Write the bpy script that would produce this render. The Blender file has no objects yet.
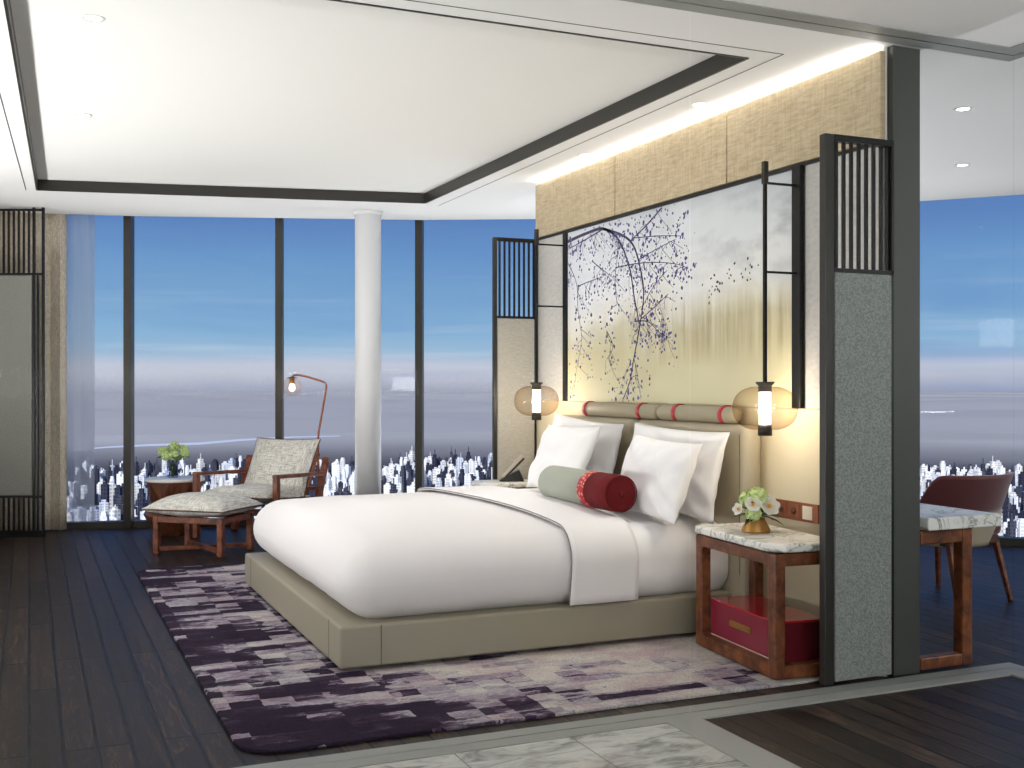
import bpy, bmesh, math, random
from math import sin, cos, pi, radians, atan, sqrt, floor
from mathutils import Vector, Matrix, noise
random.seed(7)
SC = bpy.context.scene
COL = SC.collection

# ------------------------------------------------------------------ helpers
def lin(c):
    return tuple(((v/255)/12.92 if v/255 <= .04045 else (((v/255)+.055)/1.055)**2.4) for v in c)

class MB:
    """collects shapes into one mesh"""
    def __init__(s): s.v = []; s.f = []; s.m = []; s.sm = []
    def add(s, vs, fs, mi=0, smooth=False, M=None):
        o = len(s.v)
        for p in vs:
            p = Vector(p)
            s.v.append(M @ p if M else p)
        for f in fs:
            s.f.append([i+o for i in f]); s.m.append(mi); s.sm.append(smooth)
        return s
    def box(s, x0, x1, y0, y1, z0, z1, mi=0, M=None):
        vs = [(x, y, z) for x in (x0, x1) for y in (y0, y1) for z in (z0, z1)]
        fs = [(0,1,3,2),(4,6,7,5),(0,4,5,1),(2,3,7,6),(0,2,6,4),(1,5,7,3)]
        return s.add(vs, fs, mi, False, M)
    def bar(s, p0, p1, w, h, up=(0,0,1), mi=0, w1=None, h1=None):
        """rectangular bar from p0 to p1 (w sideways, h along up)"""
        p0 = Vector(p0); p1 = Vector(p1); d = (p1-p0).normalized()
        sd = d.cross(Vector(up)).normalized(); u = sd.cross(d)
        w1 = w if w1 is None else w1; h1 = h if h1 is None else h1
        vs = []
        for p, a, b in ((p0, w, h), (p1, w1, h1)):
            for i, j in ((-1,-1),(1,-1),(1,1),(-1,1)): vs.append(p+sd*a/2*i+u*b/2*j)
        return s.add(vs, [(3,2,1,0),(4,5,6,7),(0,1,5,4),(1,2,6,5),(2,3,7,6),(3,0,4,7)], mi)
    def tube(s, pts, r, n=10, mi=0, cap=True):
        pts = [Vector(p) for p in pts]
        rs = r if isinstance(r, (list, tuple)) else [r]*len(pts)
        vs = []; ref = None
        for i, p in enumerate(pts):
            d = ((pts[min(i+1, len(pts)-1)]-p).normalized() + (p-pts[max(i-1, 0)]).normalized()).normalized()
            if ref is None:
                ref = d.orthogonal().normalized()
            ref = (ref - d*ref.dot(d)).normalized(); b = d.cross(ref)
            for k in range(n):
                a = 2*pi*k/n; vs.append(p + (ref*cos(a)+b*sin(a))*rs[i])
        fs = []
        for i in range(len(pts)-1):
            for k in range(n):
                fs.append((i*n+k, i*n+(k+1) % n, (i+1)*n+(k+1) % n, (i+1)*n+k))
        if cap:
            fs.append(tuple(reversed(range(n)))); fs.append(tuple(range((len(pts)-1)*n, len(pts)*n)))
        return s.add(vs, fs, mi, True)
    def lathe(s, prof, c=(0,0,0), n=32, mi=0, smooth=True, M=None):
        vs = []; fs = []
        for r, z in prof:
            for k in range(n):
                a = 2*pi*k/n; vs.append((c[0]+r*cos(a), c[1]+r*sin(a), c[2]+z))
        for i in range(len(prof)-1):
            for k in range(n):
                fs.append((i*n+k, i*n+(k+1) % n, (i+1)*n+(k+1) % n, (i+1)*n+k))
        if prof[0][0] > 1e-5: fs.append(tuple(reversed(range(n))))
        if prof[-1][0] > 1e-5: fs.append(tuple(range((len(prof)-1)*n, len(prof)*n)))
        return s.add(vs, fs, mi, smooth, M)
    def prism(s, poly, z0, z1, mi=0, M=None):
        n = len(poly)
        vs = [(x, y, z0) for x, y in poly]+[(x, y, z1) for x, y in poly]
        fs = [tuple(reversed(range(n))), tuple(range(n, 2*n))]+[(i, (i+1) % n, n+(i+1) % n, n+i) for i in range(n)]
        return s.add(vs, fs, mi, False, M)
    def grid(s, fn, nu, nv, mi=0, smooth=True, closed_u=False):
        vs = [fn(i/(nu if closed_u else nu), j/nv) for i in range(nu+(0 if closed_u else 1)) for j in range(nv+1)]
        fs = []
        for i in range(nu):
            i2 = (i+1) % nu if closed_u else i+1
            for j in range(nv):
                fs.append((i*(nv+1)+j, i2*(nv+1)+j, i2*(nv+1)+j+1, i*(nv+1)+j+1))
        return s.add(vs, fs, mi, smooth)
    def rbox(s, lo, hi, r, n=8, mi=0, fn=None):
        """rounded box; r scalar or per axis; fn displaces the points"""
        lo = Vector(lo); hi = Vector(hi); c = (lo+hi)/2; h = (hi-lo)/2
        R = Vector(r) if isinstance(r, (tuple, list)) else Vector((r, r, r))
        R = Vector([min(R[i], h[i]*.999) for i in range(3)])
        nn = n if isinstance(n, (tuple, list)) else (n, n, n)
        def ticks(i):
            k = nn[i]; L = []
            q = 5
            for j in range(q): L.append(-1 + (R[i]/h[i])*(1-cos(pi/2*j/q)) if False else -h[i]+R[i]*j/q)
            for j in range(k+1): L.append(-h[i]+R[i]+(2*h[i]-2*R[i])*j/k)
            for j in range(1, q+1): L.append(h[i]-R[i]+R[i]*j/q)
            return L
        T = [ticks(i) for i in range(3)]
        def mp(p):
            inn = Vector([max(-(h[i]-R[i]), min(h[i]-R[i], p[i])) for i in range(3)])
            d = Vector([(p[i]-inn[i])/R[i] if R[i] > 0 else 0 for i in range(3)])
            m = max(abs(x) for x in d)
            if m > 1e-9:
                # map cube face point to sphere with even angles
                d = Vector([math.tan(x*pi/4) if abs(x) < 1 else x for x in d])
                d.normalize()
            q = c+inn+Vector([d[i]*R[i] for i in range(3)])
            return fn(q) if fn else q
        for ax in range(3):
            a, b = [(1, 2), (2, 0), (0, 1)][ax]
            for sg in (-1, 1):
                vs = []; fs = []
                A, B = T[a], T[b]
                for x in A:
                    for y in B:
                        p = [0, 0, 0]; p[ax] = sg*h[ax]; p[a] = x; p[b] = y
                        vs.append(mp(Vector(p)))
                nb = len(B)
                for i in range(len(A)-1):
                    for j in range(nb-1):
                        q = (i*nb+j, (i+1)*nb+j, (i+1)*nb+j+1, i*nb+j+1)
                        fs.append(q if sg > 0 else q[::-1])
                s.add(vs, fs, mi, True)
        return s
    def build(s, name, mat, parent=None, bevel=0, weld=True, loc=None, rot=None, seg=2):
        me = bpy.data.meshes.new(name)
        me.from_pydata([tuple(v) for v in s.v], [], s.f)
        for m in (mat if isinstance(mat, (list, tuple)) else [mat]): me.materials.append(m)
        for p, mi, sm in zip(me.polygons, s.m, s.sm):
            p.material_index = mi; p.use_smooth = sm
        if weld:
            bm = bmesh.new(); bm.from_mesh(me)
            bmesh.ops.remove_doubles(bm, verts=bm.verts, dist=1e-5)
            bmesh.ops.recalc_face_normals(bm, faces=bm.faces)
            bm.to_mesh(me); bm.free()
        me.update()
        o = bpy.data.objects.new(name, me); COL.objects.link(o)
        if parent: o.parent = parent
        if loc: o.location = loc
        if rot: o.rotation_euler = rot
        if bevel:
            b = o.modifiers.new('bevel', 'BEVEL'); b.width = bevel; b.segments = seg; b.limit_method = 'ANGLE'
            b.angle_limit = radians(40)
        return o

def tag(o, label, cat, group=None, kind=None):
    o['label'] = label; o['category'] = cat
    if group: o['group'] = group
    if kind: o['kind'] = kind
    return o
def thing(name, label, cat, loc=(0,0,0), rz=0, group=None):
    o = bpy.data.objects.new(name, None); COL.objects.link(o)
    o.empty_display_size = .05
    o.location = loc; o.rotation_euler = (0, 0, rz)
    return tag(o, label, cat, group)
def structure(o):
    o['kind'] = 'structure'; return o
def sroot(name, loc=(0,0,0), rz=0):
    o = bpy.data.objects.new(name, None); COL.objects.link(o); o.location = loc; o.rotation_euler = (0,0,rz)
    o['kind'] = 'structure'; return o

# ---------------------------------------------------------------- materials
def mat(name, col, rough=.5, metal=0, spec=.5, emit=None, estr=0, bump=None, sheen=0, coat=0):
    m = bpy.data.materials.new(name); m.use_nodes = True
    nt = m.node_tree; b = nt.nodes['Principled BSDF']
    b.inputs['Base Color'].default_value = (*lin(col), 1)
    b.inputs['Roughness'].default_value = rough; b.inputs['Metallic'].default_value = metal
    b.inputs['Specular IOR Level'].default_value = spec
    if sheen: b.inputs['Sheen Weight'].default_value = sheen
    if coat: b.inputs['Coat Weight'].default_value = coat
    if emit:
        b.inputs['Emission Color'].default_value = (*lin(emit), 1); b.inputs['Emission Strength'].default_value = estr
    if bump:
        tc = nt.nodes.new('ShaderNodeTexCoord'); nz = nt.nodes.new('ShaderNodeTexNoise'); bp = nt.nodes.new('ShaderNodeBump')
        nz.inputs['Scale'].default_value = bump[0]; nz.inputs['Detail'].default_value = 3
        bp.inputs['Strength'].default_value = bump[1]; bp.inputs['Distance'].default_value = .01
        nt.links.new(tc.outputs['Object'], nz.inputs['Vector']); nt.links.new(nz.outputs['Fac'], bp.inputs['Height'])
        nt.links.new(bp.outputs['Normal'], b.inputs['Normal'])
    return m
class N:
    """tiny node graph writer"""
    def __init__(s, m): s.nt = m.node_tree; s.b = s.nt.nodes['Principled BSDF']
    def n(s, t, ins=None, **kw):
        x = s.nt.nodes.new('ShaderNode'+t)
        for k, v in kw.items(): setattr(x, k, v)
        for k, v in (ins or {}).items():
            i = x.inputs[k]
            if isinstance(v, bpy.types.NodeSocket): s.nt.links.new(v, i)
            else: i.default_value = v
        return x
    def coord(s, kind='Object'): return s.n('TexCoord').outputs[kind]
    def map(s, v, scale=(1,1,1), loc=(0,0,0), rot=(0,0,0)):
        return s.n('Mapping', {'Vector': v, 'Scale': scale, 'Location': loc, 'Rotation': rot}).outputs[0]
    def noise(s, v, scale=5, detail=3, rough=.5, dist=0):
        return s.n('TexNoise', {'Vector': v, 'Scale': scale, 'Detail': detail, 'Roughness': rough, 'Distortion': dist}).outputs[0]
    def ramp(s, f, stops, interp='LINEAR'):
        r = s.n('ValToRGB', {'Fac': f}); cr = r.color_ramp; cr.interpolation = interp
        while len(cr.elements) < len(stops): cr.elements.new(.5)
        for e, (p, c) in zip(cr.elements, stops):
            e.position = p; e.color = (*lin(c), 1) if len(c) == 3 else c
        return r.outputs[0]
    def mix(s, f, a, b, mode='MIX'):
        x = s.n('Mix', None, data_type='RGBA', blend_type=mode)
        for k, v in ((0, f), (6, a), (7, b)):
            if isinstance(v, bpy.types.NodeSocket): s.nt.links.new(v, x.inputs[k])
            elif k == 0: x.inputs[0].default_value = v
            else: x.inputs[k].default_value = (*lin(v), 1)
        return x.outputs[2]
    def math(s, op, a, b=0, c=0):
        x = s.n('Math', None, operation=op)
        for i, v in enumerate((a, b, c)):
            if isinstance(v, bpy.types.NodeSocket): s.nt.links.new(v, x.inputs[i])
            else: x.inputs[i].default_value = v
        return x.outputs[0]
    def set(s, **kw):
        for k, v in kw.items():
            k = k.replace('_', ' ')
            if isinstance(v, bpy.types.NodeSocket): s.nt.links.new(v, s.b.inputs[k])
            else: s.b.inputs[k].default_value = v
    def bump(s, h, strength=.3, dist=.005):
        x = s.n('Bump', {'Height': h, 'Strength': strength, 'Distance': dist}); s.nt.links.new(x.outputs[0], s.b.inputs['Normal'])
def glassy(name, tint=(255,255,255), ior=1.12, rough=0.0, edge=None, gmul=1.0):
    """thin clear pane: transparent with a Fresnel gloss"""
    m = bpy.data.materials.new(name); m.use_nodes = True; g = N(m); nt = m.node_tree
    out = nt.nodes['Material Output']; nt.nodes.remove(nt.nodes['Principled BSDF'])
    tr = g.n('BsdfTransparent', {'Color': (*lin(tint), 1)})
    if edge:
        lw = g.n('LayerWeight', {'Blend': .22})
        nt.links.new(g.mix(lw.outputs['Facing'], tint, edge), tr.inputs['Color'])
    gl = g.n('BsdfGlossy', {'Roughness': rough, 'Color': (gmul, gmul, gmul, 1)})
    if edge: fac = g.math('MULTIPLY_ADD', g.math('POWER', lw.outputs['Facing'], 2.0), .10, .004)
    else: fac = g.n('Fresnel', {'IOR': ior}).outputs[0]
    mx = g.n('MixShader', {0: fac, 1: tr.outputs[0], 2: gl.outputs[0]})
    nt.links.new(mx.outputs[0], out.inputs['Surface'])
    return m

M = {}
M['ceiling'] = mat('ceiling_paint', (240,239,237), .9)
M['tray'] = mat('tray_paint', (238,237,233), .9)
M['wallw'] = mat('wall_paint', (232,230,226), .9)
M['dark'] = mat('dark_bronze', (52,50,46), .4, .3)
M['black'] = mat('black_metal', (26,25,24), .4, .4)
M['post'] = mat('post_grey', (66,67,63), .55)
M['strip'] = mat('grey_threshold', (148,150,146), .5)
M['mullion'] = mat('mullion_metal', (62,58,52), .4, .3)
M['column'] = mat('column_paint', (236,236,238), .55)
M['linen'] = mat('white_linen', (238,236,237), .85, bump=(600, .05), sheen=.2)
M['duvet'] = mat('duvet_cotton', (226,222,223), .85, bump=(500, .05), sheen=.2)
M['fold'] = mat('duvet_fold_cotton', (230,227,228), .85, bump=(500, .05))
M['leather'] = mat('olive_leather', (150,143,126), .5, bump=(220, .06))
M['leather2'] = mat('headboard_leather', (172,162,140), .48, bump=(220, .06))
M['seam'] = mat('seam', (96,90,74), .7)
M['panelL'] = mat('wall_leather', (206,194,166), .55, bump=(180, .04))
M['roll'] = mat('taupe_leather', (158,148,126), .5, bump=(200, .06))
M['red'] = mat('red_strap_leather', (176,38,52), .45)
M['bolred'] = mat('dark_red_cloth', (98,20,24), .85, spec=.2)
M['bolgreen'] = mat('sage_cloth', (158,161,150), .85, spec=.2)
M['copper'] = mat('copper', (150,92,66), .35, .7)
M['gold'] = mat('gold', (190,140,76), .35, .8)
M['brass'] = mat('aged_gold', (176,128,66), .4, .5)
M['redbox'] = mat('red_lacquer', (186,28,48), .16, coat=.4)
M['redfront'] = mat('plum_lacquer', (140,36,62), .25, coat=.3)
M['boxside'] = mat('shaded_red_lacquer', (92,18,30), .3)  # the box's red with the shade on its sides put into the colour
M['cream'] = mat('cream_edge', (226,214,196), .5)
M['phone'] = mat('black_plastic', (22,22,23), .35)
M['phone2'] = mat('silver_plastic', (176,170,158), .35)
M['chairred'] = mat('burgundy_velvet', (88,24,28), .6, sheen=.6)
M['chaircream'] = mat('cream_leather', (192,180,158), .5)
M['walnutd'] = mat('dark_wood', (86,52,34), .5)
M['leaf'] = mat('dark_leaf', (46,58,32), .6)
M['leafg'] = mat('leaf', (92,124,50), .6)
M['hydr'] = mat('green_hydrangea', (204,222,156), .7)
M['petal'] = mat('white_petal', (245,241,232), .6)
M['petalc'] = mat('yellow_center', (222,160,52), .6)
M['stem'] = mat('stem', (70,98,46), .6)
M['white'] = mat('white_top', (236,234,232), .3)
M['water'] = glassy('vase_glass', (244,246,252), 1.15, edge=(206,212,228))
M['pane'] = glassy('window_glass', (250,252,255), 1.16, gmul=.8)
M['part_glass'] = glassy('partition_glass', (250,251,251), 1.05, gmul=.5)
M['glassedge'] = mat('glass_edge', (150,160,158), .3)
M['amber'] = glassy('amber_glass', (252,246,238), 1.1, edge=(206,186,168))
M['bulbglass'] = glassy('bulb_glass', (255,250,246), 1.1, edge=(250,226,214))
M['tube'] = mat('glowing_tube', (255,240,220), .5, emit=(255,236,205), estr=7)
M['filament'] = mat('glowing_bulb', (255,220,170), .5, emit=(255,205,140), estr=6)
M['lens'] = mat('downlight_lens', (255,255,255), .5, emit=(255,246,232), estr=12)
M['seamw'] = mat('panel_gap', (120,104,76), .8)

# woods
def wood(name, c1, c2, c3, sc=(3, 40, 40), rough=.4):
    m = mat(name, c1, rough); g = N(m); v = g.map(g.coord(), sc)
    f = g.noise(v, 1.2, 5, .6, .6)
    g.set(Base_Color=g.ramp(f, [(.3, c1), (.5, c2), (.7, c3)])); g.bump(f, .08); return m
M['walnut'] = wood('walnut_wood', (58,30,18), (112,62,36), (146,88,52), (14,14,14))
M['teak'] = wood('red_brown_wood', (72,36,22), (122,64,38), (150,86,54), (12,12,12))
M['drum'] = wood('drum_wood', (66,34,22), (100,56,36), (130,78,50), (30,30,5))

def floor_mat():
    m = mat('dark_plank_floor', (50,38,33), .3); g = N(m)
    co = g.coord(); sep = g.n('SeparateXYZ', {0: co})
    v = g.n('CombineXYZ', {0: sep.outputs[1], 1: sep.outputs[0]}).outputs[0]
    br = g.n('TexBrick', {'Vector': v, 'Scale': 1.0, 'Mortar Size': .007, 'Mortar Smooth': .2, 'Brick Width': 1.3, 'Row Height': .104,
                          'Color1': (0,0,0,1), 'Color2': (1,1,1,1), 'Mortar': (.5,.5,.5,1), 'Bias': 0.0})
    br.offset = .37; br.offset_frequency = 3
    grain = g.noise(g.map(co, (24, 2.6, 1)), 1.6, 7, .72, 1.4)
    g1 = g.ramp(grain, [(.34, (18,14,12)), (.5, (46,36,30)), (.66, (104,84,70))])
    pl = g.ramp(br.outputs['Color'], [(0, (140,136,134)), (1, (255,250,244))])
    c = g.mix(1.0, g1, pl, 'MULTIPLY')
    c = g.mix(br.outputs['Fac'], c, (5,4,4))
    g.set(Base_Color=c, Roughness=g.math('MULTIPLY_ADD', grain, .3, .30))
    h = g.math('SUBTRACT', g.math('MULTIPLY', grain, .35), br.outputs['Fac'])
    g.bump(h, .6, .006); g.set(Specular_IOR_Level=.26)
    return m
M['floor'] = floor_mat()
def tile_mat():
    m = mat('marble_tile', (200,200,194), .12); g = N(m); co = g.coord()
    n1 = g.noise(g.map(co, (2.4, 5.5, 1)), 2.4, 7, .62, 1.2)
    c = g.ramp(n1, [(.34, (120,122,117)), (.45, (162,164,158)), (.55, (190,191,185)), (.72, (208,208,203))])
    br = g.n('TexBrick', {'Vector': co, 'Scale': 1, 'Mortar Size': .0025, 'Brick Width': .42, 'Row Height': .42})
    br.offset = 0
    g.set(Base_Color=g.mix(br.outputs['Fac'], c, (120,120,114))); return m
M['tile'] = tile_mat()
def marble_mat():
    m = mat('veined_marble', (226,224,218), .32, spec=.35); g = N(m); co = g.coord()
    w = g.noise(co, 4.5, 8, .66, 1.6)
    a = g.math('ABSOLUTE', g.math('SUBTRACT', w, .5))
    c = g.ramp(a, [(0, (116,116,110)), (.008, (186,186,180)), (.03, (236,235,230)), (.2, (248,247,244))])
    w2 = g.noise(co, 4, 5, .6, 1)
    c = g.mix(g.ramp(w2, [(.5, (0,0,0)), (.75, (110,110,110))]), c, (176,178,170))
    g.set(Base_Color=c); return m
M['marble'] = marble_mat()
def rug_mat():
    m = mat('patchwork_rug', (120,110,120), .95); g = N(m); co = g.coord()     # rug local axes = world axes
    def cells(sx, sy, seed, jit):
        wob = g.noise(g.map(co, (1, 1, 1), (seed, 0, 0)), 9, 4, .6)
        v = g.n('VectorMath', {0: g.map(co, (sx, sy, 1), (seed*1.3, seed*.7, 0)), 1: g.n('CombineXYZ', {0: g.math('MULTIPLY', g.math('SUBTRACT', wob, .5), jit), 1: g.math('MULTIPLY', g.math('SUBTRACT', wob, .5), jit*.6)}).outputs[0]}, operation='ADD').outputs[0]
        fl = g.n('VectorMath', {0: v}, operation='FLOOR').outputs[0]
        return g.n('TexWhiteNoise', {'Vector': fl}, noise_dimensions='3D').outputs[0], v
    k1, v1 = cells(8.5, 11.5, 3.1, .35)
    k2, _ = cells(4.2, 13.0, 8.7, 1.6)
    sep = g.n('SeparateXYZ', {0: co}); x = sep.outputs[0]; y = sep.outputs[1]
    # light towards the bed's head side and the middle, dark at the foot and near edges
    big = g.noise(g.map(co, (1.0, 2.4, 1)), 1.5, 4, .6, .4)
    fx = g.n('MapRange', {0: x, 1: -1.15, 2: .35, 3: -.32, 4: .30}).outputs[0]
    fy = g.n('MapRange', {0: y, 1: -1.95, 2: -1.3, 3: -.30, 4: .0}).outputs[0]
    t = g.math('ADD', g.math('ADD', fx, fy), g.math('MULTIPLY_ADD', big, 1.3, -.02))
    t = g.math('ADD', t, g.math('MULTIPLY_ADD', k1, .50, -.25))
    t = g.math('ADD', t, g.math('MULTIPLY_ADD', k2, .40, -.20))
    edge = g.noise(g.map(co, (9, 20, 1)), 2.2, 6, .7, .9)
    t = g.math('ADD', t, g.math('MULTIPLY_ADD', edge, .42, -.21))
    c = g.ramp(t, [(.22, (52,42,60)), (.38, (76,63,84)), (.43, (120,110,128)), (.50, (196,190,198)), (.60, (150,143,155)), (.70, (196,190,192)), (.9, (216,210,202))])
    tint = g.ramp(g.noise(co, 5, 3, .6), [(.4, (255,255,255)), (.62, (226,196,214))])
    c = g.mix(.6, c, tint, 'MULTIPLY')
    fl = g.noise(g.map(co, (60, 130, 60)), 2, 4, .7)
    c = g.mix(.7, c, g.ramp(fl, [(.3, (130,128,134)), (.62, (255,255,255))]), 'MULTIPLY')
    g.set(Base_Color=c, Specular_IOR_Level=.1); g.bump(g.math('ADD', fl, g.math('MULTIPLY', k1, .6)), .5, .008); return m
M['rug'] = rug_mat()
def tweed(name, c1, c2, c3, s=1.0):
    m = mat(name, c2, .95); g = N(m); co = g.coord()
    a = g.noise(g.map(co, (220*s, 14*s, 30*s)), 1, 3, .6); b = g.noise(g.map(co, (14*s, 200*s, 200*s)), 1, 3, .6)
    f = g.math('MULTIPLY_ADD', a, .5, g.math('MULTIPLY', b, .5))
    g.set(Base_Color=g.ramp(f, [(.38, c1), (.5, c2), (.6, c3)]), Specular_IOR_Level=.15); g.bump(f, .4, .004); return m
M['tweed'] = tweed('oatmeal_tweed', (156,153,146), (222,219,211), (246,244,238), .9)
M['curtain'] = tweed('taupe_drape', (176,164,146), (214,203,186), (232,224,208), .8)
def pebble(name, c1, c2, s_):
    m = mat(name, c1, .9); g = N(m); f = g.noise(g.coord(), s_, 2, .6)
    g.set(Base_Color=g.ramp(f, [(.4, c1), (.6, c2)]), Specular_IOR_Level=.2); g.bump(f, .6, .004); return m
M['screenfab'] = pebble('grey_screen_fabric', (124,128,126), (152,156,153), 150)
M['screengrey'] = pebble('lattice_fabric', (126,125,119), (142,141,135), 120)
M['screenfab2'] = tweed('pale_screen_fabric', (160,158,150), (178,176,168), (190,188,181), 2.2)
M['greige'] = tweed('pale_grey_wallcloth', (186,184,180), (196,194,190), (204,202,198), 2.0)
def band_mat():
    m = mat('embossed_wallcovering', (196,172,128), .5); g = N(m); co = g.coord()
    a = g.noise(g.map(co, (4, 4, 26)), 3.0, 5, .6, .6); b = g.noise(g.map(co, (30, 30, 3)), 3, 3, .5)
    f = g.math('MULTIPLY_ADD', a, .65, g.math('MULTIPLY', b, .35))
    g.set(Base_Color=g.ramp(f, [(.36, (172,153,122)), (.5, (190,172,140)), (.62, (202,186,156))])); g.bump(f, .25, .006); return m
M['band'] = band_mat()
def canvas_mat():
    m = mat('painted_canvas', (220,218,205), .6); g = N(m); co = g.coord()       # local y along wall, z up
    sep = g.n('SeparateXYZ', {0: co}); y = sep.outputs[1]; z = sep.outputs[2]
    st = g.noise(g.map(co, (1, 9, .7)), 1.6, 4, .6)
    soft = g.noise(g.map(co, (1, 1.2, 2.0)), 1.4, 3, .5)
    zz = g.math('ADD', z, g.math('MULTIPLY_ADD', soft, .5, -.25))
    base = g.ramp(g.n('MapRange', {0: zz, 1: -.54, 2: .54}).outputs[0],
                  [(.0, (214,208,174)), (.22, (204,196,160)), (.38, (206,200,172)), (.47, (222,219,202)), (.6, (228,228,226)), (.8, (218,222,225)), (1, (198,203,208))])
    # ochre reeds: vertical streaks in the lower middle, stronger to the right (near) side
    band = g.ramp(g.n('MapRange', {0: z, 1: -.54, 2: .54}).outputs[0], [(.18, (0,0,0)), (.3, (200,200,200)), (.42, (220,220,220)), (.56, (0,0,0))])
    side = g.n('MapRange', {0: y, 1: .75, 2: -.3}).outputs[0]
    k = g.math('MULTIPLY', g.math('MULTIPLY', band, side), g.ramp(st, [(.38, (0,0,0)), (.66, (255,255,255))]))
    c = g.mix(g.math('MULTIPLY', k, .9), base, (142,118,56))
    # pale glow on the upper left, grey cloud on the upper right
    cl = g.noise(g.map(co, (1, 2.0, 4.5)), 1.5, 4, .55)
    cm = g.math('MULTIPLY', g.ramp(cl, [(.48, (0,0,0)), (.66, (200,200,200))]), g.n('MapRange', {0: y, 1: -.1, 2: -.9}).outputs[0])
    cm = g.math('MULTIPLY', cm, g.n('MapRange', {0: z, 1: -.02, 2: .2}).outputs[0])
    c = g.mix(cm, c, (150,156,160))
    bl = g.math('MULTIPLY', g.n('MapRange', {0: y, 1: .1, 2: .9}).outputs[0], g.n('MapRange', {0: z, 1: -.25, 2: .2}).outputs[0])
    c = g.mix(g.math('MULTIPLY', bl, .7), c, (232,235,243))
    g.set(Base_Color=c); return m
M['canvas'] = canvas_mat()
M['branch'] = mat('branch_paint', (70,66,92), .7)
M['blossom'] = mat('blossom_paint', (104,102,158), .7)
M['bird'] = mat('bird_paint', (96,82,78), .7)
def sheer_mat():
    m = bpy.data.materials.new('sheer_voile'); m.use_nodes = True; g = N(m); nt = m.node_tree
    g.set(Base_Color=(*lin((228,232,240)), 1), Roughness=.9)
    tr = g.n('BsdfTransparent'); tl = g.n('BsdfTranslucent', {'Color': (*lin((228,234,244)), 1)})
    a = g.n('MixShader', {0: .5, 1: g.b.outputs[0], 2: tl.outputs[0]})
    b = g.n('MixShader', {0: .36, 1: tr.outputs[0], 2: a.outputs[0]})
    nt.links.new(b.outputs[0], nt.nodes['Material Output'].inputs['Surface']); return m
M['sheer'] = sheer_mat()

# ------------------------------------------------------------------- camera
T = atan(483/1109)
HC = 1.2
cam = bpy.data.cameras.new('camera'); co = bpy.data.objects.new('camera', cam); COL.objects.link(co)
co.location = (0, 0, HC); co.rotation_euler = (pi/2, 0, -T)
cam.sensor_width = 36; cam.lens = 36*1109/1024; cam.clip_start = .05; cam.clip_end = 120000
SC.camera = co
Rv = Vector((cos(T), -sin(T), 0)); Fv = Vector((sin(T), cos(T), 0))       # across and along the line of sight

# --------------------------------------------------------------- room shell
ZC = 2.585
W = [(-1.75,10.28), (-.43,10.05), (.776,9.80), (1.952,9.41), (3.078,9.045), (4.12,8.52), (5.2,7.66), (6.2,6.68), (7.05,5.72), (7.6,4.6), (7.95,3.4)]
BACK = -2.2
outline = [(-1.75, BACK), (7.95, BACK)] + W[::-1]
fl = MB().prism(outline, -.12, 0).build('floor', M['floor']); structure(fl)
# ceiling with the tray opening
tray = [(-.094,3.92), (2.80,3.92), (2.78,8.05), (.052,8.613)]
bm = bmesh.new()
inner = outline[:2]+[(x*.984, y*.984) for x, y in W[::-1]]
lo = [bm.verts.new((x, y, ZC)) for x, y in inner]; li = [bm.verts.new((x, y, ZC)) for x, y in tray]
ed = [bm.edges.new((L[i], L[(i+1) % len(L)])) for L in (lo, li) for i in range(len(L))]
bmesh.ops.triangle_fill(bm, edges=ed, use_beauty=True)
for f in bm.faces:
    if f.normal.z > 0: f.normal_flip()
me = bpy.data.meshes.new('ceiling'); bm.to_mesh(me); bm.free(); me.materials.append(M['ceiling'])
ce = bpy.data.objects.new('ceiling', me); COL.objects.link(ce); structure(ce)
ct = MB().prism([(-.3,3.7), (3.0,3.7), (3.0,8.4), (-.3,8.9)], ZC+.075, ZC+.2).build('ceiling_tray', M['tray']); structure(ct)
roof = MB().prism([(x*1.001, y*1.001) for x, y in outline], ZC+.2, ZC+.3).build('ceiling_slab', M['ceiling']); structure(roof)
# dark band lining the tray's sides, with a fine lip
b = MB()
n = 4; cx = sum(p[0] for p in tray)/4; cy = sum(p[1] for p in tray)/4
for i in range(4):
    p, q = Vector((*tray[i], 0)), Vector((*tray[(i+1) % 4], 0))
    b.bar(p+Vector((0,0,ZC+.036)), q+Vector((0,0,ZC+.036)), .012, .079)
structure(b.build('trim_1', M['dark']))
# fine shadow gap round the tray
gap = [(-.205,3.82), (2.905,3.815), (2.915,8.12), (-.02,8.64)]
b = MB()
for i, j in ((0,1), (1,2), (3,0)):
    b.bar((*gap[i], ZC-.0005), (*gap[j], ZC-.0005), .006, .001)
structure(b.build('trim_2', M['dark']))
# flat grey frame of the glass partition, on the ceiling and on the floor
def frame_strip(z0, z1):
    b = MB(); b.box(-1.75, 3.85, 3.362, 3.505, z0, z1); b.box(3.70, 3.85, BACK, 3.362, z0, z1); return b
b = frame_strip(ZC-.004, ZC); structure(b.build('trim_3', M['strip']))
b = frame_strip(0, .008); b.box(2.06, 2.2, BACK, 3.362, 0, .008); structure(b.build('trim_4', M['strip']))
structure(MB().box(-1.75, 2.06, BACK, 3.362, 0, .006).build('floor_tile', M['tile']))
# outer walls
structure(MB().box(-1.9, -1.75, BACK, 10.28, 0, ZC+.3).build('wall_left', M['wallw']))
structure(MB().box(-1.9, 8.1, BACK-.15, BACK, 0, ZC+.3).build('wall_back', M['wallw']))
structure(MB().box(7.95, 8.1, BACK, 3.4, 0, ZC+.3).build('wall_right', M['wallw']))
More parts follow.
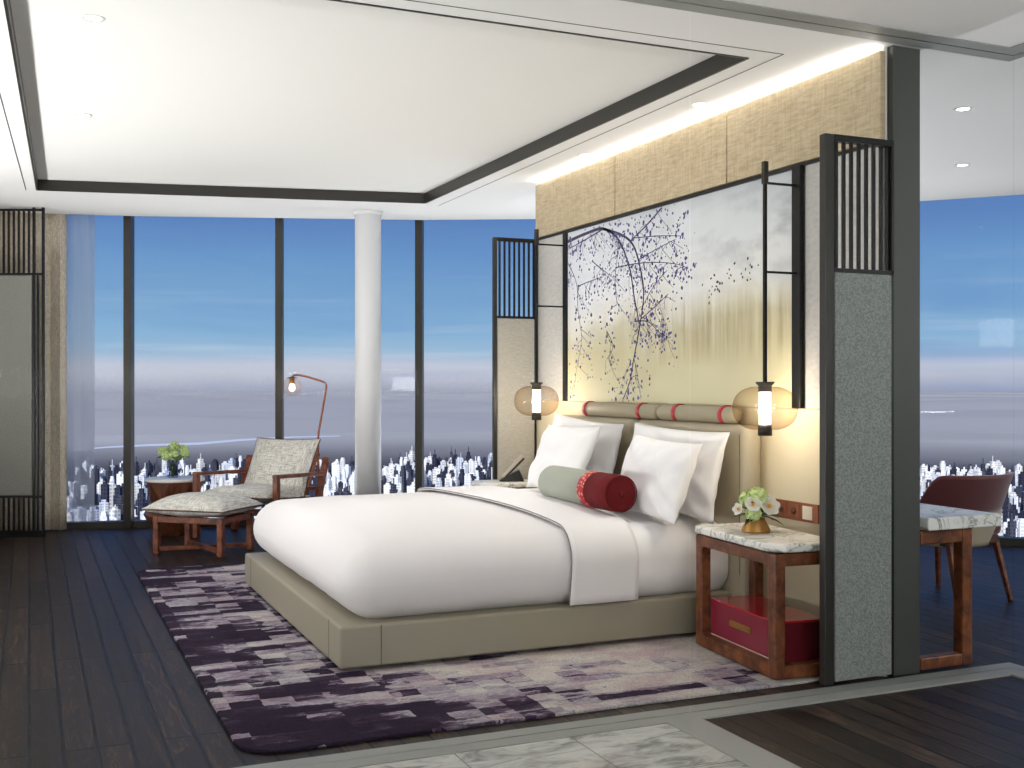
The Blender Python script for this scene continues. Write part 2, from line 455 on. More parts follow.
# window wall: faceted curve of tall panes
for i in range(len(W)-1):
    p = Vector((*W[i], 0)); q = Vector((*W[i+1], 0)); d = (q-p); L = d.length; a = math.atan2(d.y, d.x)
    r = sroot('window_%d' % (i+1), p, a)
    MB().box(.02, L-.02, -.006, .006, .03, ZC+.2).build('pane', M['pane'], r)
    MB().box(-.03, .03, -.10, .03, 0, ZC+.2).build('mullion', M['mullion'], r, bevel=.004)
    MB().box(0, L, -.05, .05, 0, .055).build('sill', M['mullion'], r)
    MB().box(0, L, -.03, .03, ZC+.16, ZC+.2).build('head', M['mullion'], r)
# free standing headboard wall
core = MB().box(3.215, 3.385, 3.56, 6.915, 0, ZC).build('wall_headboard', M['wallw']); structure(core)
hw = sroot('trim_5')
ys = [3.545, 4.638, 5.787, 6.917]
for i in range(3):
    MB().box(3.185, 3.213, ys[i]+.004, ys[i+1]-.004, 2.20, 2.562).build('band_panel', M['band'], hw, bevel=.004)
MB().box(3.195, 3.214, 3.545, 6.917, 2.183, 2.198).build('band_shadow_bar', M['black'], hw)
MB().box(3.205, 3.214, 3.56, 4.05, 1.09, 2.183).build('side_panel', M['greige'], hw)
MB().box(3.205, 3.214, 6.49, 6.917, 1.09, 2.183).build('side_panel', M['greige'], hw)
MB().box(3.19, 3.214, 3.56, 6.917, 0, 1.09).build('lower_panel', M['panelL'], hw, bevel=.008)
structure(MB().box(3.229, 3.372, 3.525, 3.557, .008, ZC-.004).build('trim_6', M['post']))
structure(MB().box(3.386, 3.398, 3.557, 6.915, 0, ZC).build('trim_7', M['post']))
# round white column by the windows
c0 = (2.505, 8.655)
t = thing('round_column', 'slim round white column standing in front of the windows', 'column', (*c0, 0))
t['kind'] = 'structure'
MB().lathe([(.105,0), (.105,ZC)], n=48).build('shaft', M['column'], t)
MB().lathe([(.105,ZC-.03), (.118,ZC-.028), (.118,ZC-.0005), (.105,ZC-.0005)], n=48).build('collar', M['column'], t)
# glass partition
pr = sroot('wall_glass')
for x0, x1 in ((-1.75, 2.062), (2.068, 2.196), (2.204, 3.795)):
    p = MB().box(x0, x1, 3.43, 3.438, .008, ZC-.004).build('glass_pane', M['part_glass'], pr)
MB().box(3.79, 3.798, BACK, 3.43, .008, ZC-.004).build('glass_pane', M['part_glass'], pr)

# ------------------------------------------------------------------ the rug
def rounded(x0, x1, y0, y1, r, n=8):
    P = []
    for cx, cy, a0 in ((x1-r,y1-r,0), (x0+r,y1-r,90), (x0+r,y0+r,180), (x1-r,y0+r,270)):
        for k in range(n+1):
            a = radians(a0+90*k/n); P.append((cx+r*cos(a), cy+r*sin(a)))
    return P
RC = (1.86, 5.52)
rug = MB().prism([(x-RC[0], y-RC[1]) for x, y in rounded(.625, 3.08, 3.60, 7.46, .14)], 0, .013).build('area_rug', M['rug'], bevel=.004, loc=(*RC, .0005))
tag(rug, 'patchwork rug in dark purple and pale grey under the bed', 'rug')
ZR = .0135

# ------------------------------------------------------------------ the bed
bed = thing('bed', 'king bed with olive leather base and white bedding on the purple rug', 'bed', (2.1, 5.52, ZR))
def L(x, y, z): return (x-2.1, y-5.52, z-ZR)
MB().box(*[v for pr_ in zip(L(1.25, 4.52, ZR), L(3.12, 6.53, .05)) for v in pr_]).build('plinth', M['black'], bed)
MB().rbox(L(1.165, 4.435, .03), L(3.17, 6.615, .205), .014, 2).build('bed_base', M['leather'], bed)
b = MB()
for (x, y) in ((1.34, 4.4345), (1.165, 4.62), (1.165, 6.42)):
    b = MB()
    if y < 4.5: b.box(*[v for k in zip(L(x-.002, y-.001, .035), L(x+.002, y+.004, .2)) for v in k])
    else: b.box(*[v for k in zip(L(x-.001, y-.002, .035), L(x+.004, y+.002, .2)) for v in k])
    b.build('base_seam', M['seam'], bed)
VC, HWID = 5.52, 1.085
def crown(x, y): return .058*max(0, 1-((y-VC)/HWID)**2)
def soft(q, amp=.006, f=3.0, low=.35):
    n1 = noise.noise(Vector((q.x*f, q.y*f, q.z*f*.6)))
    n2 = noise.noise(Vector((q.x*11, q.y*11, q.z*2.0)))
    k = max(0, min(1, (low-(q.z+ZR))/.15))
    return n1*amp + n2*k*.010
def mfn(q):
    w = q.copy(); x, y = q.x+2.1, q.y+5.52
    if q.z+ZR > .3: w.z += crown(x, y)
    d = soft(q, .005); w.y += -d if y < VC else d
    return w
MB().rbox(L(2.36, 4.452, .19), L(3.085, 6.598, .518), (.02, .13, .14), (14, 26, 8), fn=mfn).build('mattress', M['linen'], bed)
def dfn(q):
    w = q.copy(); x, y = q.x+2.1, q.y+5.52
    if q.z+ZR > .33: w.z += crown(x, y)*min(1, max(0, (x-1.16)/.5))
    d = soft(q, .007); w.y += -d if y < VC else d
    if x < 1.5: w.x -= soft(q, .006)*min(1, (1.5-x)*4)
    if q.z+ZR > .5: w.z += .004*noise.noise(Vector((x*2.2, y*2.2, 4)))
    # tucked in at the foot
    k = max(0, (.34-(q.z+ZR))/.15)
    if x < 1.4: w.x += .015*k
    return w
MB().rbox(L(1.185, 4.442, .196), L(2.46, 6.602, .522), (.17, .15, .17), (22, 26, 10), fn=dfn).build('duvet', M['duvet'], bed)
# turned-down fold lying over the duvet
def foldpt(t, off):
    # t runs up the near side, over the top and down the far side
    zb, zt, r = .215, .532, .15; y0, y1 = 4.432, 6.612
    la = zt-r-zb; lc = pi/2*r; lt = y1-y0-2*r; tot = 2*la+2*lc+lt; s = t*tot
    if s < la: p = (y0-off, zb+s)
    elif s < la+lc:
        a = (s-la)/r; p = (y0+r-(r+off)*cos(a), zt-r+(r+off)*sin(a))
    elif s < la+lc+lt: p = (y0+r+(s-la-lc), zt+off)
    elif s < la+2*lc+lt:
        a = (s-la-lc-lt)/r; p = (y1-r+(r+off)*sin(a), zt-r+(r+off)*cos(a))
    else: p = (y1+off, zt-r-(s-la-2*lc-lt))
    y, z = p
    if z > .33: z += crown(2, y)
    return y, z
def fold(off, x0f, x1f, nm, material, th):
    b = MB()
    def fn(i, j):
        y, z = foldpt(i, off)
        x = x0f(i)+(x1f(i)-x0f(i))*j
        e = .004*noise.noise(Vector((x*9, y*4, z*5)))
        if z < .4: y += (-1 if y < VC else 1)*e
        elif j > 0: z += e*.6
        return L(x, y, z)
    b.grid(fn, 70, 14)
    o = b.build(nm, material, bed)
    s = o.modifiers.new('thickness', 'SOLIDIFY'); s.thickness = th; s.offset = 1
    return o
seam = lambda i: 2.205 - .05*sin(pi*min(1, max(0, (i-.1)/.8)))**2 + .11*sin(pi*min(1, i/.6))*.35
fold(.004, seam, lambda i: 2.55+.012*sin(i*9), 'duvet_fold', M['fold'], .014)
hb = MB()
hb.rbox(L(3.075, 4.32, .10), L(3.185, 5.385, 1.005), (.05, .05, .05), (2, 4, 4))
hb.rbox(L(3.075, 5.391, .10), L(3.185, 6.40, 1.005), (.05, .05, .05), (2, 4, 4))
h = hb.build('headboard', M['leather2'], bed)
for y in (4.37,):
    MB().box(*[v for k in zip(L(3.0735, y-.0015, .3), L(3.0765, y+.0015, .96)) for v in k]).build('headboard_seam', M['seam'], h)
# bug-free corner piping along the fold
b = MB(); pts = []
for k in range(71):
    y, z = foldpt(k/70, .012); pts.append(L(seam(k/70)-.001, y, z))
b.tube(pts, .0025, 6); b.build('fold_piping', M['seam'], bed)

# pillows -------------------------------------------------------------------
def pillow_mb(w, h, th, seed, flange=0.0):
    b = MB(); nz = 36
    def pt(s, t, sg):
        c = .075
        x = w/2*s*(1-c*(1-t*t)*abs(s)); y = h/2*t*(1-c*(1-s*s)*abs(t))
        k = max(0, (1-abs(s)**2.6)*(1-abs(t)**2.6))**.55
        z = th/2*k
        dd = Vector((x*4+seed, y*4, seed*3+sg))
        wr = noise.noise(dd)*.014 + noise.noise(dd*2.7)*.013
        # creases running from the corners
        cr = sin((abs(s)*1.2-abs(t))*9+seed+3*noise.noise(dd*.6))*.018*min(1, (abs(s)*abs(t))*1.6)*(1 if t < 0 else .4)
        z += (wr+cr)*min(1, k*1.6)
        return (x, y, sg*z)
    for sg in (1, -1):
        vs = [pt(-1+2*i/nz, -1+2*j/nz, sg) for i in range(nz+1) for j in range(nz+1)]
        fs = []
        for i in range(nz):
            for j in range(nz):
                q = (i*(nz+1)+j, (i+1)*(nz+1)+j, (i+1)*(nz+1)+j+1, i*(nz+1)+j+1)
                fs.append(q if sg > 0 else q[::-1])
        b.add(vs, fs, 0, True)
    return b
def place_pillow(bot, top, w, th, seed, label, rx=0):
    """bot/top: centre of the lower and upper edge"""
    bot = Vector(bot); top = Vector(top); yv = (top-bot); h = yv.length; yv.normalize()
    xv = Vector((0, -1, 0)); xv = (xv-yv*xv.dot(yv)).normalized()
    xv = Matrix.Rotation(rx, 3, yv) @ xv
    zv = xv.cross(yv)
    o = pillow_mb(w, h, th, seed).build('pillow', M['linen'])
    o.matrix_world = Matrix(((xv.x,yv.x,zv.x,(bot.x+top.x)/2), (xv.y,yv.y,zv.y,(bot.y+top.y)/2), (xv.z,yv.z,zv.z,(bot.z+top.z)/2), (0,0,0,1)))
    return tag(o, label, 'pillow', 'white pillows on the bed')
place_pillow((2.925,4.81,.555), (3.01,4.80,.985), .90, .13, 1.3, 'large white pillow propped on the headboard at the nightstand side')
place_pillow((2.925,5.82,.58), (3.01,5.80,1.0), .90, .13, 4.1, 'large white pillow propped on the headboard at the window side')
place_pillow((2.72,4.69,.56), (2.865,4.675,.935), .64, .15, 7.7, 'square white pillow in front, to the right of the bolster end')
place_pillow((2.70,5.66,.595), (2.855,5.67,.965), .66, .15, 9.2, 'square white pillow in front, behind the sage end of the bolster')
# bolster cushion -------------------------------------------------------------
bo = thing('bolster_cushion', 'round bolster cushion, sage green and dark red, lying before the pillows', 'cushion', (2.575, 4.99, .676), radians(1.5))
def cyl_y(b, y0, y1, r, rnd=.02, mi=0, n=36, caps=(True, True)):
    prof = []
    if caps[0]: prof += [(1e-6, y0), (r-rnd, y0), (r-rnd*.3, y0+rnd*.3), (r, y0+rnd)]
    else: prof += [(r, y0)]
    if caps[1]: prof += [(r, y1-rnd), (r-rnd*.3, y1-rnd*.3), (r-rnd, y1), (1e-6, y1)]
    else: prof += [(r, y1)]
    Mx = Matrix.Rotation(-pi/2, 4, 'X')
    return b.lathe(prof, n=n, mi=mi, M=Mx)
b = MB(); cyl_y(b, -.36, -.145, .09, caps=(True, False)); b.build('red_end', M['bolred'], bo)['label'] = 'dark red end of the bolster'
b = MB(); cyl_y(b, -.08, .37, .09, caps=(False, True)); b.build('sage_cover', M['bolgreen'], bo)['label'] = 'sage green cover'
mb = mat('embroidered_red', (178,60,62), .8); g = N(mb); cc = g.coord()
vv = g.n('TexVoronoi', {'Vector': g.map(cc, (1,1,1)), 'Scale': 62.0}).outputs['Distance']
g.set(Base_Color=g.ramp(vv, [(.3, (222,170,160)), (.42, (170,44,50))]))
b = MB(); cyl_y(b, -.145, -.08, .0915, caps=(False, False)); b.build('patterned_band', mb, bo)['label'] = 'red and pink patterned band'
b = MB()
for r_ in (.086,):
    pts = [(r_*cos(a*pi/18), -.358, r_*sin(a*pi/18)) for a in range(37)]; b.tube(pts, .003, 6)
b.build('piping', M['bolred'], bo)
b = MB().lathe([(1e-6,0), (.014,0), (.016,.004), (1e-6,.007)], n=16, M=Matrix.Translation((0,-.359,0)) @ Matrix.Rotation(pi/2, 4, 'X')); b.build('end_button', M['bolred'], bo)

# head rolls hung on the wall panel over the headboard -------------------------
for y0, y1, st, side in ((4.47, 5.175, (4.56, 4.99), 'near the nightstand lamp'), (5.185, 6.06, (5.36, 6.0), 'at the window side of the bed')):
    yc = (y0+y1)/2
    rt = thing('head_roll', 'taupe roll cushion with red straps above the headboard, '+side, 'cushion', (3.135, yc, 1.048), 0, 'roll cushions above the headboard')
    b = MB(); cyl_y(b, y0-yc, y1-yc, .043, rnd=.026); b.build('roll', M['roll'], rt)
    for s in st:
        b = MB(); prof = []
        for k in range(15):
            a = radians(-70+ (250)*k/14); prof.append((cos(a+pi/2)*.0565, sin(a+pi/2)*.0565))
        prof = [(.0465*cos(radians(35+200*k/14)), .0465*sin(radians(35+200*k/14))) for k in range(15)]
        prof = [(.05, .024)] + prof
        def fn(i, j): 
            k = i*(len(prof)-1); k0 = min(int(k), len(prof)-2); f = k-k0
            x = prof[k0][0]*(1-f)+prof[k0+1][0]*f; z = prof[k0][1]*(1-f)+prof[k0+1][1]*f
            return (x, s-yc-.014+.028*j, z)
        b.grid(fn, 15, 1)
        o = b.build('strap', M['red'], rt); m_ = o.modifiers.new('t', 'SOLIDIFY'); m_.thickness = .005; m_.offset = 0

# framed painting ----------------------------------------------------------------
AY0, AY1, AZ0, AZ1 = 4.118, 6.425, 1.09, 2.176
ac = (3.2, (AY0+AY1)/2, (AZ0+AZ1)/2)
pa = thing('framed_painting', 'wide framed painting of purple blossom branches over a misty golden field', 'painting', ac)
hy, hz = (AY1-AY0)/2, (AZ1-AZ0)/2
b = MB(); b.box(-.008, .004, -hy, hy, -hz, hz, 0)
rnd = random.Random(3)
def ribbon(pts, w0, w1, mi, x=-.0092):
    # smooth polyline
    P = [Vector((0, p[0]-ac[1], p[1]-ac[2])) for p in pts]; Q = []
    for i in range(len(P)-1):
        p0 = P[max(i-1, 0)]; p1 = P[i]; p2 = P[i+1]; p3 = P[min(i+2, len(P)-1)]
        for k in range(6):
            t = k/6
            Q.append(.5*((2*p1)+(p2-p0)*t+(2*p0-5*p1+4*p2-p3)*t*t+(3*p1-p0-3*p2+p3)*t**3))
    Q.append(P[-1])
    vs = []
    for i, q in enumerate(Q):
        d = (Q[min(i+1, len(Q)-1)]-Q[max(i-1, 0)]).normalized(); s_ = Vector((0, -d.z, d.y))
        w = (w0+(w1-w0)*i/(len(Q)-1))/2
        for sg in (-1, 1):
            p = q+s_*w*sg
            vs.append((x, max(-hy, min(hy, p.y)), max(-hz, min(hz, p.z))))
    b.add(vs, [(2*i, 2*i+1, 2*i+3, 2*i+2) for i in range(len(Q)-1)], mi)
    return Q
def blot(y, z, r, mi, x=-.0096):
    if not (-hy+r < y < hy-r and -hz+r < z < hz-r): return
    a0 = rnd.random()*6.28; n_ = 6; st = .45+.5*rnd.random()
    vs = []
    for k in range(n_):
        a = 2*pi*k/n_; px, pz = r*cos(a), r*st*sin(a)
        vs.append((x, y+px*cos(a0)-pz*sin(a0), z+px*sin(a0)+pz*cos(a0)))
    b.add(vs, [tuple(range(n_))], mi)
BR = {'a':[(6.42,2.12),(6.17,2.14),(5.94,2.14),(5.75,2.05),(5.62,1.87),(5.57,1.71),(5.51,1.55)],
'b':[(5.94,2.14),(5.70,2.07),(5.57,1.99),(5.49,1.84),(5.46,1.71),(5.49,1.57),(5.57,1.35),(5.62,1.21),(5.70,1.11)],
'c':[(5.26,2.17),(5.44,2.09),(5.61,2.03)],'d':[(5.79,1.89),(5.54,1.89),(5.28,1.87),(5.09,1.84),(5.00,1.81)],
'e':[(5.52,1.91),(5.31,1.95),(5.12,1.98)],'f':[(5.57,2.04),(5.31,2.02),(5.06,1.99)],
'g':[(6.42,1.98),(6.30,1.84),(6.28,1.67),(6.23,1.48),(6.30,1.29),(6.34,1.12)],'h':[(5.49,1.62),(5.37,1.73),(5.21,1.82)],
'i':[(5.56,1.56),(5.41,1.55),(5.28,1.48),(5.17,1.45)],'j':[(5.94,2.14),(6.13,2.11),(6.34,2.08),(6.42,2.07)],
'k':[(5.49,1.57),(5.31,1.64),(5.20,1.69)],'l':[(5.75,2.05),(5.77,1.94),(5.79,1.82),(5.77,1.67)],
'm':[(6.28,1.82),(6.09,1.84),(5.94,1.85)],'n':[(5.57,1.35),(5.53,1.25),(5.49,1.11)],
'o':[(6.09,1.96),(5.94,1.89),(5.79,1.82)],'p':[(5.90,1.52),(5.82,1.43),(5.88,1.36)]}
thick = {'a': .022, 'b': .017, 'c': .012, 'j': .010}
for k_, pts in BR.items():
    w = thick.get(k_, .006)
    Q = ribbon(pts, w, w*.4, 1)
    for q in Q:
        for _ in range(2 if k_ in 'cefdhik' else 1):
            if rnd.random() < .75:
                blot(q.y+rnd.gauss(0, .045), q.z+rnd.gauss(0, .035), .004+.009*rnd.random(), 2)
        if rnd.random() < .45:   # side twig
            e = (q.y+ac[1]+rnd.uniform(-.16, .12), q.z+ac[2]-rnd.uniform(.03, .14))
            ribbon([(q.y+ac[1], q.z+ac[2]), ((q.y+ac[1]+e[0])/2+.02, (q.z+ac[2]+e[1])/2+.01), e], .0035, .0018, 1, -.0090)
            for _ in range(4): blot(e[0]-ac[1]+rnd.gauss(0, .03), e[1]-ac[2]+rnd.gauss(0, .03), .003+.008*rnd.random(), 2)
for (y, z, n_, sy, sz) in ((5.06,1.83,34,.06,.05), (5.40,1.86,22,.09,.05), (5.30,2.09,34,.09,.06), (5.08,2.04,14,.05,.07), (5.72,1.14,36,.07,.05), (5.27,1.47,34,.08,.05),
                       (6.25,2.06,46,.13,.05), (5.72,2.09,46,.11,.05), (6.36,1.99,20,.05,.08), (5.95,1.6,20,.15,.12), (6.05,1.45,14,.16,.14), (5.5,1.3,16,.1,.12), (6.33,1.3,22,.05,.16)):
    for _ in range(n_): blot(y-ac[1]+rnd.gauss(0, sy), z-ac[2]+rnd.gauss(0, sz), .004+.010*rnd.random(), 2 if rnd.random() < .8 else 1)
for _ in range(34):        # far birds
    t = rnd.random(); y = 4.85-.42*t+rnd.gauss(0, .03); z = 1.655+.12*t+rnd.gauss(0, .035)
    blot(y-ac[1], z-ac[2], .006+.004*rnd.random(), 3)
b.build('canvas', [M['canvas'], M['branch'], M['blossom'], M['bird']], pa, weld=False)
b = MB()
b.box(-.02, .004, hy, hy+.055, -hz, hz+.006); b.box(-.02, .004, -hy-.06, -hy, -hz, hz+.006); b.box(-.02, .004, -hy-.06, hy+.055, hz, hz+.012)
b.build('frame', M['black'], pa, bevel=.002)

# wing screens ----------------------------------------------------------------------
def wing(y0, y1, x0, xp, x1, label, fab, nsl, group='wing screens beside the bed'):
    r = thing('wing_screen', label, 'screen', (x0, y0, 0), 0, group)
    w = x1-x0; t_ = y1-y0; fw = xp-x0
    MB().box(0, fw, 0, t_, .008, 2.19).build('post', M['dark'], r, bevel=.003)
    MB().box(fw, w, .0, t_, 2.165, 2.19).build('top_rail', M['black'], r)
    MB().box(fw, w, .0, t_, 1.645, 1.66).build('middle_rail', M['black'], r)
    MB().box(w-.012, w, 0, t_, .008, 2.165).build('back_post', M['black'], r)
    MB().rbox((fw+.002, -.004, .02), (w-.014, t_, 1.643), .006, 1).build('fabric_panel', fab, r)
    for k in range(nsl):
        x = fw+(w-fw)*(k+.62)/nsl
        MB().box(x-.006, x+.006, t_/2-.006, t_/2+.006, 1.66, 2.165).build('slat', M['black'], r)
    return r
wing(3.515, 3.552, 2.878, 2.922, 3.226, 'tall grey fabric screen with slatted top beside the right nightstand', M['screenfab'], 8)
wing(6.892, 6.922, 2.868, 2.894, 3.183, 'tall pale screen with slatted top on the window side of the bed', M['screenfab2'], 8)

# pendant lamps ------------------------------------------------------------------------
def pendant(x, y, label):
    r = thing('pendant_lamp', label, 'lamp', (x, y, 1.092), 0, 'globe pendant lamps beside the bed')
    dx = 3.178-x
    b = MB(); b.box(-.007, .007, -.007, .007, .085, 1.09); b.build('rod', M['black'], r)
    for z in (1.005, .608): MB().box(0, dx, -.005, .005, z-.005, z+.005).build('arm', M['black'], r)
    MB().box(-.011, .011, -.011, .011, 1.0, 1.10).build('rod_cap', M['dark'], r)
    prof = []
    for k in range(25):
        a = -pi/2+pi*k/24; c_, s_ = cos(a), sin(a)
        rr = .143*abs(c_)**.72; zz = .099*math.copysign(abs(s_)**.9, s_)
        if rr < .036: continue
        prof.append((rr, zz))
    b = MB(); n_ = 40; vs = []; fs = []
    b.lathe(prof, n=48)
    b.f = [f for f in b.f if len(f) == 4]; b.m = [0]*len(b.f); b.sm = [True]*len(b.f)
    b.build('glass_globe', M['amber'], r)
    MB().lathe([(.026,-.075), (.026,.075)], n=24).build('glowing_tube', M['tube'], r)
    MB().lathe([(.026,.072), (.030,.075), (.030,.10), (.042,.112), (.042,.118), (.01,.118)], n=24).build('upper_cap', M['dark'], r)
    MB().lathe([(.030,-.100), (.026,-.118), (.032,-.122), (.032,-.098), (.03,-.085), (.026,-.072)][::-1], n=24).build('lower_cap', M['dark'], r)
    return r
pendant(3.01, 4.085, 'amber glass globe pendant lamp hanging over the marble nightstand with flowers')
pendant(2.985, 6.46, 'amber glass globe pendant lamp hanging at the window side of the bed')

# nightstands ----------------------------------------------------------------------------
def nightstand(loc, rz, d, w, label, zf, shelf=True):
    r = thing('nightstand', label, 'nightstand', loc, rz, 'nightstands with marble tops')
    k = .052; H = .505
    for x in (0, d-k):
        for y in (0, w-k):
            MB().box(x, x+k, y, y+k, .004, H).build('leg', M['walnut'], r, bevel=.008)
    for z0, z1 in ((.004, .058), (H-.05, H)):
        for bx_ in ((.002, k-.002, k-.01, w-k+.01), (d-k+.002, d-.002, k-.01, w-k+.01), (k-.01, d-k+.01, .002, k-.002), (k-.01, d-k+.01, w-k+.002, w-.002)):
            MB().box(*bx_, z0, z1).build('rail', M['walnut'], r, bevel=.004)
    # corner fillets between legs and rails
    for z, s_ in ((.058, 1), (H-.05, -1)):
        for y, sy in ((k, 1), (w-k, -1)):
            for x in (0.004, d-k+.004):
                b = MB(); e = .028; P = [(y-.004*sy, z-.004*s_), (y+e*sy, z-.004*s_)]+[(y+e*sy-e*sy*sin(a*pi/8), z+e*s_-e*s_*cos(a*pi/8)) for a in range(5)]+[(y-.004*sy, z+e*s_)]
                n_ = len(P); vs = [(x, p[0], p[1]) for p in P]+[(x+k-.008, p[0], p[1]) for p in P]
                b.add(vs, [tuple(range(n_)), tuple(reversed(range(n_, 2*n_)))]+[(i, (i+1) % n_, n_+(i+1) % n_, n_+i) for i in range(n_)])
                b.build('corner_fillet', M['walnut'], r)
    if shelf: MB().box(k-.012, d-k+.012, k-.012, w-k+.012, .03, .054).build('bottom_shelf', M['walnut'], r)
    o_ = .014; ch = .07
    P = [(-o_+ch*.8, -o_), (d+.004, -o_), (d+.004, w+o_), (-o_+.03, w+o_), (-o_, w+o_-.03), (-o_, -o_+ch)]
    MB().prism(P, H+.006, H+.04).build('marble_top', M['marble'], r, bevel=.01, seg=3)
    MB().box(.01, d-.01, .01, w-.01, H, H+.006).build('shadow_gap', M['black'], r)
    return r
NA = radians(-5)
NS = (2.725, 3.635, ZR)
nightstand(NS, NA, .325, .665, 'walnut frame nightstand with marble top holding flowers, beside the grey screen', ZR)
nightstand((2.70, 6.632, ZR), 0, .375, .236, 'nightstand with marble top holding the phone, on the window side of the bed', ZR)
def ns(x, y, z):   # local point of the near nightstand -> world
    return (NS[0]+x*cos(NA)-y*sin(NA), NS[1]+x*sin(NA)+y*cos(NA), NS[2]+z)
# red box stored inside
bx = thing('lacquer_box', 'glossy red lacquer box with gold handle inside the nightstand', 'box', ns(.045, .06, .056), NA)
w_, d_, h_ = .545, .235, .165
MB().box(.012, d_, 0, w_, 0, h_-.008).build('body', M['boxside'], bx, bevel=.003)  # sides painted darker as shade; the top is a separate brighter panel
MB().box(0, d_, 0, w_, h_-.0079, h_).build('top_panel', M['redbox'], bx, bevel=.002)['label'] = 'bright red top, left unshaded'
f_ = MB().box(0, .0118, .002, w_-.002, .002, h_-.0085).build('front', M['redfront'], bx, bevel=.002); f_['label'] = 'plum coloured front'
b = MB(); b.box(-.0015, .006, .004, .009, .004, h_-.012); b.box(-.0015, .006, .004, w_-.004, .004, .008); b.build('edge_inlay', M['cream'], f_)
b = MB(); b.box(-.012, .0, .20, .36, .082, .096); b.box(-.006, .0, .195, .365, .076, .102); b.build('handle', M['brass'], f_, bevel=.002)

# flowers on the nightstand -----------------------------------------------------------------
def petal_ring(b, c, r, n_, tilt, wid, mi, rot=0, ax=None):
    ax = Vector(ax or (0,0,1)).normalized(); e = ax.orthogonal().normalized(); f = ax.cross(e)
    for k in range(n_):
        a = rot+2*pi*k/n_; d = e*cos(a)+f*sin(a); s_ = ax.cross(d)
        pts = []
        for t, ww in ((.0, .15), (.35, .8), (.7, 1), (1, .25)):
            h_ = ax*(sin(tilt)*r*t+r*.18*t*t); p = Vector(c)+d*cos(tilt)*r*t+h_
            pts.append((p+s_*wid*ww/2+ax*r*.06, p, p-s_*wid*ww/2+ax*r*.06))
        vs = [q for row in pts for q in row]
        fs = []
        for i in range(3):
            for j in range(2): fs.append((i*3+j, i*3+j+1, i*3+j+4, i*3+j+3))
        b.add(vs, fs, mi, True)
def ball_cluster(b, c, r, n_, pr_, mi, rg):
    for k in range(n_):
        z = 1-2*(k+.5)/n_; a = k*2.39996; q = sqrt(1-z*z)
        d = Vector((q*cos(a), q*sin(a), z))
        p = Vector(c)+d*r*(.92+.12*rg.random())
        petal_ring(b, p, pr_, 4, .35, pr_*.9, mi, rg.random()*3, d)
    b.lathe([(1e-5,-r*.9), (r*.6,-r*.6), (r*.88,0), (r*.6,r*.6), (1e-5,r*.9)], c=tuple(c), n=12, mi=mi)
def leafblade(b, p, d, l, w, mi, droop=.3):
    d = Vector(d).normalized(); s_ = d.cross(Vector((0,0,1)))
    s_ = s_.normalized() if s_.length > 1e-4 else Vector((1,0,0))
    up = s_.cross(d); rows = []
    for k in range(6):
        t = k/5; ww = w*sin(pi*min(1, t*.92+.06))/2; q = Vector(p)+d*l*t-up*droop*l*t*t
        rows.append((q+s_*ww+up*ww*.3, q, q-s_*ww+up*ww*.3))
    vs = [x for r_ in rows for x in r_]
    b.add(vs, [(i*3+j, i*3+j+1, i*3+j+4, i*3+j+3) for i in range(5) for j in range(2)], mi, True)
rg = random.Random(5)
FZ = .505+.04
fv = thing('flower_arrangement', 'small bouquet of white and green flowers in a gold vase on the nightstand', 'flowers', ns(.14, .375, FZ+.0005)); fv.scale = (1.12, 1.12, 1.12)
MB().lathe([(.055,0), (.056,.006), (.036,.045), (.034,.052), (.030,.052), (.030,.02), (1e-5,.02)], n=24).build('vase', M['brass'], fv)
S_ = Vector((Rv.x, Rv.y, 0)); D_ = Vector((Fv.x, Fv.y, 0))
def fp(a, d, z): return S_*a+D_*d+Vector((0,0,z))
b = MB()
for k in range(34):
    a = rg.random()*2*pi; el = rg.uniform(-.1, 1.2)
    d = Vector((cos(a)*cos(el), sin(a)*cos(el), sin(el)))
    leafblade(b, Vector((0,0,.06))+d*.02, d, rg.uniform(.06, .095), .026, 0)
b.build('leaves', M['leaf'], fv)
for (a, d, z, r_) in ((.0, -.03, .135, .034), (-.02, -.045, .075, .022), (-.03, .01, .125, .025)):
    b = MB(); ball_cluster(b, fp(a, d, z), r_, 26, .014, 0, rg); b.build('green_blossom', M['hydr'], fv)
for (a, d, z, r_, axd, n_) in ((.038, -.045, .10, .042, (.15, -.9, .35), 6), (-.022, -.055, .108, .034, (-.2, -.9, .4), 6), (-.068, -.02, .088, .026, (-.7, -.6, .2), 5), (.042, .0, .13, .02, (.6, -.5, .6), 5)):
    ax = S_*axd[0]+D_*axd[1]+Vector((0,0,axd[2])); b = MB()
    petal_ring(b, fp(a, d, z), r_, n_, .35, r_*.95, 0, .3, ax); petal_ring(b, fp(a, d, z), r_*.72, n_, .8, r_*.7, 0, .8, ax)
    o = b.build('white_flower', M['petal'], fv)
    c = fp(a, d, z)+ax.normalized()*r_*.35
    b = MB(); b.lathe([(1e-5,-.2*r_), (.16*r_,-.1*r_), (.2*r_,.1*r_), (1e-5,.25*r_)], c=tuple(c), n=10); b.build('flower_center', M['petalc'], o)

# switch plate
sw = thing('switch_plate', 'copper switch panel on the beige wall behind the nightstand', 'switch', (3.1895, 4.10, .625))
MB().box(-.008, 0, -.165, .165, -.042, .042).build('plate', M['copper'], sw, bevel=.002)
for k, (y, kind) in enumerate(((.095, 's'), (.0, 's'), (-.095, 'c'))):
    o = MB().box(-.011, -.008, y-.034, y+.034, -.03, .03).build('switch_module', M['cream'] if kind == 'c' else M['copper'], sw, bevel=.002)
    if kind == 's': MB().lathe([(1e-5,.0), (.016,.0), (.016,.004), (1e-5,.005)], n=20, M=Matrix.Translation((-.0112,y,0)) @ Matrix.Rotation(-pi/2, 4, 'Y')).build('button', M['walnutd'], o)
    else: o['label'] = 'pale cream switch'

